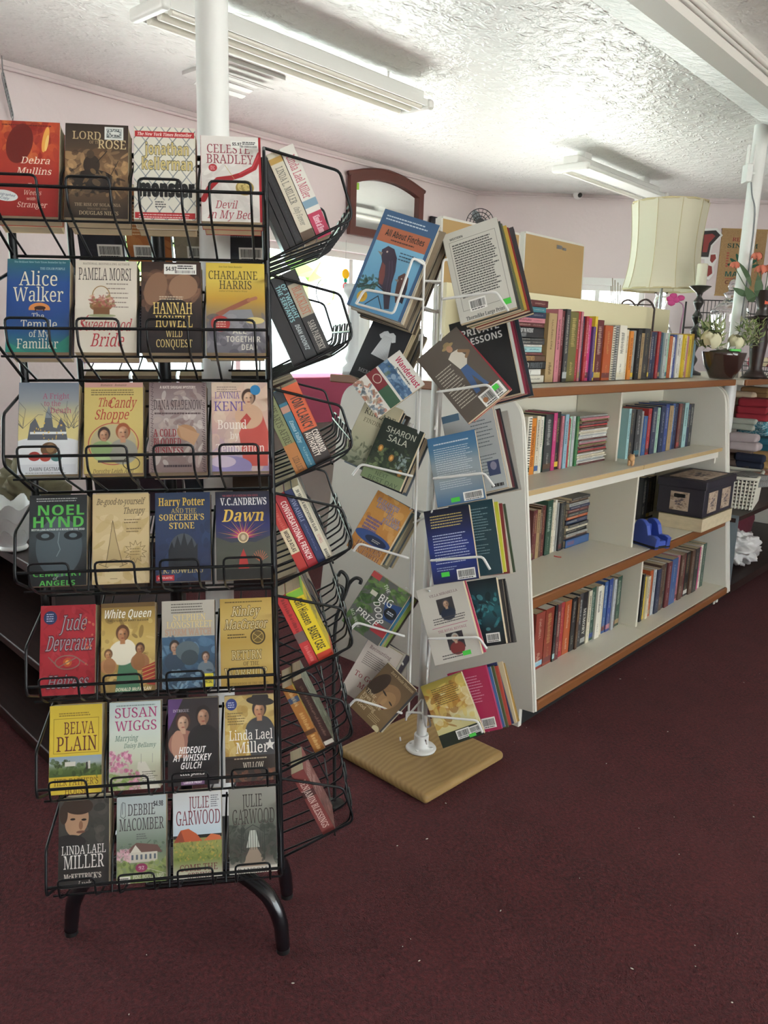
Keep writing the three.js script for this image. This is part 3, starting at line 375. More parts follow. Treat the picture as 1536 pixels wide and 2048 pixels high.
  ['blue-grey paperback with a gold title band, stormy figures and a yellow sticker, fifth tier', p => { p.R('#b9b2a4'); p.V(['#bdb7aa', '#a9a296'], 0, 66); p.L('#5c5650', 18, 6, 64, 4, 5, 1.8, .1); p.T('STEPHEN', 52, 31, 62, 12, '#d6c391', 'S', { edge: '#8a7a52', ew: 1 }); p.T('LONGSTREET', 52, 44, 86, 12, '#d6c391', 'S', { edge: '#8a7a52', ew: 1 }); p.T('STORM WATCH', 50, 58, 88, 11, '#b9977f', 'S', { edge: '#8a6a52', ew: 1 }); p.V(['#3e5f7c', '#35566f', '#2c4459', '#24384a'], 66, 97); p.D(['#4f7390', '#2d4860', '#6b8ca4', '#3a5670'], 0, 70, 100, 88, 60, 4, 14); p.H1('#a8846c', '#2c2420', '#2f4356', 24, 84, 10); p.E('#55656c', 48, 92, 22, 18); p.E('#39474e', 52, 104, 16, 14); p.H1('#b08c78', '#4a3428', '#6c7c88', 82, 104, 8); p.D(['#8aa4b4', '#25394a'], 0, 128, 100, 30, 40, 3, 9); p.R('#dfd23c', 76, 134, 20, 24); p.T('BOOK', 86, 141, 14, 5, '#2a2a20', 'A'); p.T('SPECIAL', 86, 149, 16, 5, '#2a2a20', 'A'); }, .03, '#9c9486', '#6d6a62'],
  ['shiny gold paperback with an embossed seal and antique lettering, fifth tier', p => { p.V(['#b99a4c', '#cdb066', '#b8994c', '#c7aa60', '#b39346']); p.L('#5d4c20', 10, 6, 78, 1, 3, 2, .1); p.T('Kinley', 50, 24, 54, 17, '#e9dba8', 'si', { edge: '#4c3a12', ew: 4 }); p.T('MacGregor', 50, 48, 82, 17, '#e9dba8', 'si', { edge: '#4c3a12', ew: 4 }); p.L('#4c3d1c', 14, 66, 44, 2, 5, 2); p.O('#4a3c1e', 72, 72, 13, 13, 3); p.E('#6d5a2c', 72, 72, 10); p.S('#c9b06a', 1, 64, 66, 80, 78); p.S('#c9b06a', 1, 80, 66, 64, 78); p.T('RETURN', 50, 104, 58, 16, '#e6d79c', 's', { edge: '#4c3a12', ew: 4 }); p.T('OF THE', 58, 120, 30, 7, '#4c3d1c', 's'); p.T('WARRIOR', 48, 136, 82, 17, '#e6d79c', 's', { edge: '#4c3a12', ew: 4 }); p.T('BROTHERHOOD OF THE SWORD', 50, 156, 80, 4, '#4a3c1c'); }, .036, '#b39549', '#9c7a86', 'foil'],
 ],
 [ // tier 6
  ['bright yellow paperback with maroon capitals above a landscape strip, sixth tier', p => { p.R('#d9bd3f'); p.L('#8d7426', 18, 14, 62, 2, 4, 2, .1); p.R('#8a6d1e', 8, 24, 86, .8); p.R('#8a6d1e', 8, 86, 86, .8); p.R('#8a6d1e', 8, 24, .8, 62); p.R('#8a6d1e', 93, 24, .8, 62); p.T('BELVA', 56, 42, 58, 22, '#5c2420', 's'); p.T('PLAIN', 52, 70, 78, 26, '#5c2420', 's'); p.V(['#8fa4b9', '#a5b0b0', '#5c7040', '#4c6234'], 92, 36); p.D(['#4c6234', '#6c8248', '#3c4c2c'], 0, 108, 100, 18, 40, 2, 7); p.D(['#34401f', '#46582c'], 4, 98, 34, 12, 20, 2, 6); p.R('#d8d4c8', 30, 102, 20, 8); p.R('#3c3030', 70, 104, 3, 13); p.R('#d6d0c8', 74, 102, 4, 14); p.T('HER FATHER’S', 52, 138, 84, 12, '#6d4a18', 's'); p.T('HOUSE', 52, 154, 44, 11, '#6d4a18', 's'); }, .04, '#cdb03a', '#cfc6b0'],
  ['pale blue-green paperback with magenta capitals and pink blossoms, sixth tier', p => { p.V(['#c3d0d0', '#cdd6cc', '#c9ccb4', '#b7b098']); p.T('SUSAN', 52, 20, 84, 18, '#a8386c', 's'); p.T('WIGGS', 52, 44, 82, 18, '#a8386c', 's'); p.L('#7c8c8c', 14, 6, 76, 1, 3, 2, .1); p.T('Marrying', 34, 66, 44, 10, '#4c6c5c', 'si'); p.T('Daisy Bellamy', 60, 80, 62, 8, '#4c6c5c', 'si'); p.F('#d8d4c6', 56, 110, 70, 110, 100, 160, 50, 160); p.D(['#7c9a4c', '#8caa5c', '#5c7a3c'], 0, 130, 60, 30, 60, 2, 8); p.D(['#d88cac', '#c0648c', '#e6b4c8', '#a85878'], 0, 92, 44, 34, 90, 2, 6); p.D(['#d88cac', '#c0648c', '#e6b4c8'], 40, 128, 20, 34, 50, 2, 5); p.L('#6c6c5c', 64, 128, 30, 6, 4, 1.4); p.S('#8c8c84', .8, 62, 96, 62, 112); p.S('#8c8c84', .8, 84, 96, 84, 112); }, .03, '#c3cbc6', '#b9b4a8'],
  ['dark suspense paperback of a couple with white slanted capitals, sixth tier', p => { p.V(['#2a2428', '#2c2426', '#221c1e', '#1a1618']); p.F('#5c3c74', 0, 0, 30, 0, 0, 60); p.T('INTRIGUE', 26, 22, 32, 5, '#cfc6d2', 's'); p.H1('#c09a80', '#4a2c22', '#9a6a5c', 30, 44, 15); p.H1('#a87c62', '#1c1614', '#181416', 70, 34, 16); p.E('#b88a74', 20, 84, 13, 26); p.E('#141214', 72, 92, 34, 42); p.T('HIDEOUT', 48, 95, 52, 12, '#efece8', 'Ai'); p.T('AT WHISKEY', 48, 109, 74, 12, '#efece8', 'Ai'); p.T('GULCH', 46, 123, 42, 12, '#efece8', 'Ai'); p.T('ELLE JAMES', 48, 137, 48, 7, '#efece8', 'A'); p.R('#7c5a80', 26, 150, 46, 8); p.T('LARGER PRINT', 49, 154, 36, 4, '#efe6ee', 'A'); }, .024, '#272124', '#3c3432'],
  ['western romance paperback of a man in a dark cowboy hat, sixth tier', p => { p.V(['#b9a26a', '#c3a862', '#b8923c', '#a87c2c', '#4c3824']); p.D(['#cdb46c', '#a88840', '#d2bc7c'], 0, 0, 50, 130, 40, 6, 18); p.E('#3c3c3e', 76, 88, 28, 48); p.E('#8a8a88', 74, 66, 10, 24); p.H1('#b98460', '#2a1c16', '#3c3c3e', 70, 28, 15); p.E('#241c18', 72, 12, 28, 8, .12); p.E('#1f1714', 72, 5, 17, 10); p.E('#2f3f80', 14, 16, 11); p.L('#d6dcea', 7, 12, 14, 3, 4, 1.6, .1); p.L('#6c5a30', 6, 32, 36, 5, 5, 1.6); p.T('Linda Lael', 52, 74, 88, 18, '#f0ece2', 's'); p.T('Miller', 54, 97, 66, 20, '#f0ece2', 's'); p.R('#2a2018', 0, 112, 100, 50); p.L('#b9a88c', 18, 116, 66, 1, 3, 2.4, 0); p.T('WILLOW', 56, 130, 42, 11, '#e6dcc8', 's'); p.D(['#7c4a34', '#5c3424', '#8f5c44'], 0, 140, 100, 22, 30, 3, 9); p.F('#d9d4cc', 90, 82, 93, 90, 100, 90, 95, 96, 97, 104, 90, 99, 83, 104, 86, 96, 81, 90, 87, 90); }, .026, '#a58a4c', '#4a4038'],
 ],
 [ // tier 7
  ['dark grey paperback of a brown-haired man with white condensed capitals, bottom tier', p => { p.V(['#4c4a44', '#3f3d38', '#2e2c2a', '#262423']); p.D(['#55524a', '#3a3833', '#2c2a28'], 40, 0, 60, 90, 30, 6, 18); p.E('#b08a6c', 36, 36, 23, 30, .25); p.E('#3a2a20', 38, 10, 30, 16, .1); p.E('#3a2a20', 10, 24, 8, 18); p.E('#2a1f1a', 28, 34, 5, 2); p.E('#2a1f1a', 50, 36, 5, 2); p.E('#8a6248', 44, 46, 4, 8); p.E('#6d4638', 44, 58, 9, 2.4); p.E('#22201f', 20, 76, 34, 14); p.T('LINDA LAEL', 50, 90, 88, 16, '#eae6de', 's'); p.T('MILLER', 50, 112, 80, 24, '#eae6de', 's'); p.T('McKETTRICK’S', 48, 138, 74, 10, '#d9d2c6', 'S'); p.T('Luck', 52, 152, 26, 11, '#d9d2c6', 'si'); }, .04, '#3a3835', '#b9b3a5'],
  ['paperback of a porch house among blossom trees with a price and paper clip, bottom tier', p => { p.V(['#b9c4c6', '#b5bfba', '#8c988c', '#6c7a6a', '#8f9c74', '#76864f']); p.D(['#5c6c5c', '#76866f', '#4c5c4c'], 0, 84, 100, 24, 60, 2, 6); p.F('#6d5048', 14, 104, 40, 86, 82, 92, 92, 106); p.R('#c9c3b4', 26, 104, 56, 18); p.F('#d2ccbd', 28, 104, 38, 90, 50, 104); for (let i = 0; i < 6; i++) p.R('#5c6470', 30 + i * 9, 108, 4, 9); p.D(['#d6a8b4', '#c08a98', '#e0bcc4'], 0, 96, 26, 24, 60, 2, 5); p.D(['#7c8c4c', '#94a45c', '#5c6c3c', '#a8ac74'], 0, 122, 100, 40, 80, 3, 10); p.S('#c9c4b4', 1, 44, 130, 70, 136, 100, 146); p.E('#9c3c64', 50, 132, 12, 8); p.T('92', 50, 132, 12, 6, '#f0dce4', 's'); p.T('DEBBIE', 50, 25, 56, 21, '#3c3438', 's'); p.T('MACOMBER', 50, 52, 90, 22, '#3c3438', 's'); p.T('$4.98', 84, 16, 20, 10, '#26262a', 'A'); p.L('#5c5c5c', 40, 70, 24, 3, 4, 1.6); p.S('#55585a', 1, 10, 12, 8, 36, 14, 40, 18, 36, 17, 12, 12, 10, 12, 32); p.T('PINE BOULEVARD', 64, 148, 62, 7, '#e4e0d0', 's'); p.R('#dcd8cc', 2, 146, 26, 14); p.L('#333', 4, 149, 22, 3, 4, 2); }, .028, '#a9b4b2', '#9a968a'],
  ['white paperback with maroon lettering above red cliffs and a meadow, bottom tier', p => { p.V(['#d4d3d0', '#ccd2d6', '#b9c9d2'], 0, 80); p.V(['#8a8a4c', '#8f9450', '#7c8a44', '#a9a88a', '#dcd8cc'], 86, 77); p.F('#b9562f', 2, 92, 16, 70, 32, 68, 48, 78, 60, 92); p.F('#c8683c', 62, 92, 78, 80, 96, 84, 100, 92); p.F('#8f3f26', 16, 70, 24, 92, 2, 92); p.D(['#b9a848', '#6c7a3c', '#c89c4c', '#5c6a34'], 0, 92, 100, 36, 120, 1, 4); p.T('JULIE', 54, 20, 42, 22, '#6d2430', 's'); p.T('GARWOOD', 52, 48, 92, 26, '#6d2430', 's'); p.L('#5c5c64', 78, 8, 18, 6, 4, 1.4); p.T('COME THE', 52, 140, 78, 12, '#6d2a30', 's'); p.T('SPRING', 54, 155, 50, 11, '#6d2a30', 's'); }, .026, '#cfcac0', '#c4beb0'],
  ['grey-green paperback of tall iron gates with dark condensed capitals, bottom tier', p => { p.V(['#8f8c84', '#85857a', '#646a5e', '#3c4038', '#4a443c', '#cfc9bc']); p.F('#b9bcb0', 36, 112, 44, 80, 56, 80, 64, 112); p.F('#9c8a78', 44, 112, 58, 112, 80, 148, 24, 148); p.D(['#343a30', '#2c3028', '#474e42'], 0, 64, 32, 76, 60, 3, 9); p.D(['#343a30', '#2c3028', '#474e42'], 68, 64, 32, 76, 60, 3, 9); for (let i = 0; i < 9; i++) p.S('#2c302c', .9, 30 + i * 5, 78 + Math.abs(i - 4) * 2, 30 + i * 5, 116); p.S('#2c302c', 1.2, 28, 84, 38, 76, 50, 70, 62, 76, 72, 84); p.S('#2c302c', 1.6, 26, 76, 26, 120); p.S('#2c302c', 1.6, 74, 76, 74, 120); p.T('JULIE', 50, 24, 42, 24, '#2a241f', 's', { edge: '#8a8478', ew: 1 }); p.T('GARWOOD', 52, 54, 90, 28, '#2a241f', 's', { edge: '#8a8478', ew: 1 }); p.R('#cfc9bc', 0, 147); p.T('RANSOM', 48, 155, 62, 10, '#3c3834', 's'); }, .03, '#6c6c62', '#b5b09c'],
 ],
];
const LOC = (f, k, c, o, dy = 0, side = 0, lean = LEAN, spin = 0) => faceM(f).multiply(new THREE.Matrix4().makeTranslation((c + .5) * RW / 4 + side, railY(k) - .041 + dy, o)).multiply(new THREE.Matrix4().makeRotationX(-lean)).multiply(new THREE.Matrix4().makeRotationZ(spin));
const TIERS = ['top', 'second', 'third', 'fourth', 'fifth', 'sixth', 'bottom'];
FRONT.forEach((row, k) => row.forEach(([label, draw, t, spineC, behindC, look], c) => {
  const sp = spineOf(spineC, [[0, .1, .8, '#d8d0c0']]), narrow = [-.001, 0, -.001, -.002, -.003, -.005, -.006][k];
  const b = book({ name: 'paperback', label, group: 'paperbacks facing out on the black rack', w: .1045 + narrow, h: k === 0 ? (c < 3 ? .172 : .160) : .170, t: k === 3 && c === 1 ? .008 : t, front: cover(draw), spine: sp, look: look || 'gloss' });
  setM(b, LOC(0, k, c, .114, .001, rr(-.0006, .0006), LEAN, rr(-.005, .005)));
  // the next copy in the pocket
  const dark = behindC, tb = rr(.018, .026), b2 = book({ name: 'paperback', label: `second book in the pocket of the ${label.replace(/, [a-z]+ tier$/, '').split(' ').slice(0, 8).join(' ').replace(/ (and|with|of|a|an|the|in|over|above|among)$/, '')}`, w: .098 + narrow, h: k === 0 ? .158 : .166, t: tb, spine: spineOf(dark) });
  const thick = k === 3 && c === 1 ? .008 : t; setM(b2, LOC(0, k, c, .114, .001, 0, LEAN).multiply(new THREE.Matrix4().makeTranslation(0, rr(-.001, .004) + (k === 3 && c === 1 ? .006 : 0), -thick - .001)));
}));
// spines seen in the first pockets of the face turned away to the side: [base, words, bands, thickness, label, height]
const SIDE = [
 [['#1b1b1d', [], [], .012, 'thin black paperback pressed against the frame'], ['#202022', [], [], .012, 'thin black paperback in the middle of the dark books'], ['#17181b', [[0, .1, .9, '#3c4046']], [], .014, 'black paperback beside the cream one'],
  ['#cfc8b4', [['LINDA L. MILLER', .16, .56, '#3a3a38', 's', .5], ['Only Forever', .6, .8, '#4a4a46', 'si', .4]], [['#b9954c', .06, .12], ['#5a4634', .86, 1]], .026, 'cream paperback with a gold band and grey title'], ['#dcd9d0', [['Linda Lael Miller', .1, .56, '#a8384c', 's', .55], ['Kissed at Home', .76, .96, '#f0dce0', 'S', .45]], [['#7c9cae', .58, .66], ['#b52f52', .72, 1]], .028, 'white paperback with red lettering and a hot pink foot']],
 [['#191a1d', [], [], .026, 'black paperback showing a bar code on its back'], ['#1d2226', [['THE SERVANTS', .1, .52, '#8fc2c8', 'A', .34, -.2], ['OF TWILIGHT', .1, .5, '#8fc2c8', 'A', .34, .22], ['DEAN KOONTZ', .56, .86, '#b9c4c6', 'Ai', .36]], [], .024, 'black paperback with teal capitals'], ['#232324', [['BLACKLIST', .18, .5, '#b5543c', 's', .55], ['SARA PARETSKY', .58, .92, '#d8d2c6', 's', .45]], [['#a39a86', .14, .52]], .028, 'black and grey paperback with rust lettering']],
 [['#7c8258', [['HEARTS AFIRE', .14, .62, '#3c3a24', 's', .5], ['LIZA LICK', .78, .96, '#3a2c1c', 's', .45]], [['#b0743c', .62, 1]], .026, 'olive and orange paperback'], ['#2d7088', [['Emma Valley', .38, .66, '#d0dce0', 'si', .4], [0, .72, .94, '#c3d2d6', .25]], [['#1c2a30', 0, .16], ['#b58a78', .2, .28]], .018, 'teal paperback with a dark head'], ['#cf5a30', [['TOM CLANCY', .14, .54, '#2c221e', 'A', .6], ['COMMAND', .58, .86, '#e6dcd0', 'A', .34, .2], ['AUTHORITY', .58, .88, '#e6dcd0', 'A', .34, -.2]], [['#29211e', .56, 1]], .034, 'thick orange and black paperback']],
 [['#b83a34', [[0, .1, .4, '#d87a6c'], ['WORLD ATLAS', .44, .72, '#2a2020', 'A', .4]], [['#d8c9a8', .42, .74]], .02, 'red paperback with a cream title panel'], ['#a82c36', [['CONVERSATIONAL FRENCH', .1, .88, '#efe0d8', 'A', .5]], [], .022, 'red paperback with white capitals along the spine'], ['#27335a', [['SWAHILI', .12, .42, '#aab4d0', 's', .5], [0, .46, .8, '#7c88ac', .25]], [], .016, 'navy paperback with pale blue letters'], ['#cfc9b4', [['30 YEARS A WATCHTOWER SLAVE', .04, .6, '#2c2c2a', 'A', .38], ['SCHNELL', .64, .76, '#a8484c', 'a', .36], ['BAKER', .84, .96, '#2c2c2a', 'A', .36]], [], .015, 'slim cream paperback with black capitals']],
 [['#c03a3a', [[0, .05, .5, '#5c1f1f'], [0, .72, .94, '#e09a90']], [['#6c5c58', .52, .66]], .022, 'red paperback with a small portrait on the spine'], ['#e0c62c', [['Carl Hiaasen', .12, .48, '#3c3820', 'A', .5], ['BASKET CASE', .52, .84, '#2c2a1c', 'A', .5]], [['#7cb23c', 0, .1], ['#c0402c', .88, 1]], .034, 'bright yellow paperback with a green head and black capitals']],
 [['#a06a34', [[0, .06, .3, '#e0c898'], [0, .4, .62, '#d8b474'], [0, .74, .94, '#e6c88c']], [['#3a4a66', .16, .24], ['#5a3a24', .66, .72]], .024, 'brown western paperback with a worn golden spine'], ['#36221f', [[0, .1, .86, '#8c7464', .3]], [['#d8d4c8', .93, .99]], .022, 'dark brown paperback with faint script']],
 [['#7c3f3c', [['BENJAMIN BLESSINGS', .14, .9, '#e0ccc0', 's', .5]], [['#4a2c2c', .3, .4]], .03, 'dusty red paperback with cream capitals']],
];
const yellowFront = cover(p => { p.R('#dcc32f'); p.D(['#3c3824', '#8c7a24', '#f0dc6c'], 10, 20, 80, 110, 60, 2, 6); p.R('#7cb23c', 0, 0, 100, 14); p.R('#c0402c', 0, 146, 100, 20); p.L('#3c3824', 14, 34, 70, 5, 10, 5, .2); });
const blessFront = cover(p => { p.V(['#8c4a48', '#7c3f40', '#6c4a4c']); p.D(['#9c6a68', '#5c3034', '#a88482'], 0, 40, 100, 120, 60, 3, 14); p.T('BLESSINGS', 50, 30, 86, 20, '#d8c0b8', 's'); p.L('#d8c0b8', 16, 54, 68, 2, 7, 3); });
const westFront = cover(p => { p.V(['#d8c24c', '#d2b25c', '#c08a58', '#a87450']); p.L('#4c3a20', 14, 14, 72, 4, 11, 6, .2); p.D(['#7c4c34', '#b98058', '#5c3c28'], 10, 80, 80, 74, 50, 3, 10); });
const treesFront = cover(p => { p.V(['#8a8f7c', '#6c7460', '#3c4638']); p.D(['#2c3428', '#5c6a4c', '#a9ac94'], 0, 10, 100, 150, 90, 2, 10); });
SIDE.forEach((row, k) => {
  let acc = 0;
  row.slice().reverse().forEach(([base, words, bands, t, label], i) => {   // outermost first
    const fr = i === 0 ? (k === 4 ? yellowFront : k === 5 ? treesFront : k === 6 ? blessFront : undefined) : k === 5 ? westFront : undefined;
    const b = book({ name: 'paperback', label: `${label}, spine out, ${TIERS[k]} tier`, group: 'paperbacks seen spine first on the black rack', w: .100, h: .172, t, spine: spineOf(base, words, bands), front: fr });
    setM(b, LOC(1, k, 0, .124, .001, .003 + (k === 5 && i === 0 ? .012 : 0), LEAN + 3 * DEG).multiply(new THREE.Matrix4().makeTranslation(i * .0004, 0, -acc))); acc += t + .001;
  });
});
// further pockets of that face, and the far faces, seen in slices between the tiers
const dull = ['#4a3b34', '#5c4a3c', '#32363c', '#6d6256', '#3c3034', '#7c6a54', '#2c3a44', '#584848', '#8a7c68', '#453a48'];
const bar = [0, 1, 2].map(i => cover(p => { p.R(['#8f8674', '#a8683c', '#2c3038'][i]); p.D([['#9c937f', '#b9804c', '#343a44'][i], ['#80765f', '#8a4c2c', '#23272e'][i]], 0, 0, 100, 163, 30, 6, 20); p.B([28, 14, 40][i], 122, 56, 30); p.L(['#5c5444', '#e0c8a8', '#8c949c'][i], 12, 20, 76, 12, 7, 2.4); }));
for (let k = 0; k < 5; k++) for (let c = 1; c < 4; c++) { const b = book({ name: 'paperback', label: `bulky paperback in the ${ordinal(c + 1)} pocket from the near post, side face, ${TIERS[k]} tier`, group: 'paperbacks deeper along the side face', w: .098, h: .17, t: .05, spine: spineOf(dull[(k * 3 + c) % 10], [[0, .2, .8, '#a89c88']]) }); setM(b, LOC(1, k, c, .112, .001)); }
for (let k = 0; k < 5; k++) for (let c = 0; c < 4; c++) { const b = book({ name: 'paperback', label: `paperback on the rack's far face, ${ordinal(c + 1)} pocket from the spine-out books, ${TIERS[k]} tier`, group: 'paperbacks on the far face', w: .105, h: .172, t: .04, spine: spineOf(dull[(k + c * 3) % 10]), back: k < 2 ? bar[(c + k + 2) % 3] : undefined }); setM(b, LOC(2, k, c, .112, .001)); }

// ---------------------------------------------------------------- white wire rack on a square board
const WR = V(.158, 0, -2.555);
{
  const g = thing('book_stand', 'white wire magazine stand on a square wooden board, filled with tilted books', 'book rack', [WR.x, 0, WR.z]);
  const bs = rbox(.425, .034, .425, .016, 0, .017, 0, 3); const bd = mesh('base_board', bs, M.board, g); bd.rotation.y = 46 * DEG;
  { const u = bs.attributes.uv, p = bs.attributes.position; for (let i = 0; i < p.count; i++) u.setXY(i, p.getX(i), p.getZ(i) + p.getY(i)); }
  mesh('flange', [lathe([[0, .034], [.052, .034], [.055, .04], [.05, .046], [.026, .05], [.026, .09], [.0245, .094], [.0, .094]], 28), ...[0, 1, 2, 3].map(i => { const a = i * 1.57 + .4; return cyl(.006, .005, .006, Math.cos(a) * .04, .044, Math.sin(a) * .04, 8); })], M.whiteWire, g);
  mesh('pole', cyl(.018, .018, 1.35, 0, .06, 0, 20), M.whiteWire, g);
  const R = .0042, loc = (px, py, z) => atZ(px, py, z).sub(V(WR.x, 0, WR.z));
  const zf = -2.382;
  const L0 = loc(849, 522, zf), L1 = loc(817, 1430, zf), R0 = loc(886, 520, zf), R1 = loc(851, 1430, zf);
  mesh('upright', wire([loc(831, 519, zf), L0, L1], R), M.whiteWire, g); mesh('upright', wire([loc(896, 519, zf), R0, R1], R), M.whiteWire, g);
  const bk = V(.0, 0, -.26); mesh('upright', wire([L0.clone().add(bk), L1.clone().add(bk)], R), M.whiteWire, g); mesh('upright', wire([R0.clone().add(bk), R1.clone().add(bk)], R), M.whiteWire, g);
  const cross = []; for (let i = 0; i < 5; i++) { const y = L0.y - .055, z = -i * .022; cross.push(wire([V(L0.x, y, L0.z + z), V(R0.x, y, R0.z + z)], .003)); }
  for (const P0 of [L0, R0]) cross.push(wire([V(P0.x, L0.y - .055, P0.z), V(P0.x, L0.y - .055, P0.z - .19)], .003));
  mesh('top_grid', cross, M.whiteWire, g);
  for (const y of [.24, .9, 1.55]) { mesh('hub_wire', wire([V(L0.x, y, L0.z), V(0, y - .01, 0), V(R0.x, y, R0.z)], .004, .03), M.whiteWire, g); mesh('hub_wire', wire([V(L0.x, y, L0.z - .19), V(0, y - .01, -.02), V(R0.x, y, R0.z - .19)], .004, .03), M.whiteWire, g); }
  // pockets: rail from the upright outwards, end turned down, tray and a side loop
  const railL = [[843, 599, 729, 579, 712, 608], [829, 782, 728, 757, 711, 779], [824, 952, 722, 928, 705, 950], [816, 1116, 718, 1087, 707, 1102], [808, 1272, 714, 1245, 697, 1263], [803, 1426, 711, 1398, 694, 1417]];
  const railR = [[887, 598, 992, 583, 1017, 622], [875, 784, 976, 769, 997, 797], [868, 957, 968, 946, 988, 973], [863, 1121, 965, 1113, 980, 1139], [858, 1278, 957, 1274, 973, 1297], [856, 1432, 955, 1441, 965, 1465]];
  for (const [list, up, sgn] of [[railL, [L0, L1], -1], [railR, [R0, R1], 1]]) list.forEach(([x0, y0, x1, y1, x2, y2]) => {
    const zr = sgn < 0 ? -2.335 : -2.295, a = loc(x0, y0, zf), b0 = loc(x0, y0, zr), b = loc(x1, y1, sgn < 0 ? zr - .02 : zr + .035), c = loc(x2, y2, sgn < 0 ? zr - .025 : zr + .04);
    const down = V(0, -.075, -.02);
    const p = new THREE.Group(); p.name = 'pocket'; g.add(p);
    mesh('rail', wire([a, b0, b, c], R, .012), M.whiteWire, p);
    const inn = b0.clone().add(V(0, -.085, .004)), out = c.clone().add(V(-sgn * .04, -.05, .004));
    mesh('tray_wire', wire([inn.clone().add(V(0, -.03, -.06)), a.clone().add(V(0, -.1, 0))], .003), M.whiteWire, p);
  });
  { const a = loc(787, 628, -2.325), b = loc(826, 515, -2.36); mesh('side_loop', wire([loc(714, 608, -2.36), a, b, L0.clone().add(V(0, -.01, .0))], .004, .012), M.whiteWire, g); }
  mesh('hook', [wire([loc(812, 1440, zf), loc(813, 1424, zf + .01), loc(845, 1426, zf + .01), loc(846, 1446, zf + .01)], .004, .008), wire([loc(848, 1432, zf + .01), loc(852, 1455, zf + .012), loc(862, 1452, zf + .012), loc(857, 1434, zf + .01)], .0035, .008)], M.whiteWire, g);
}
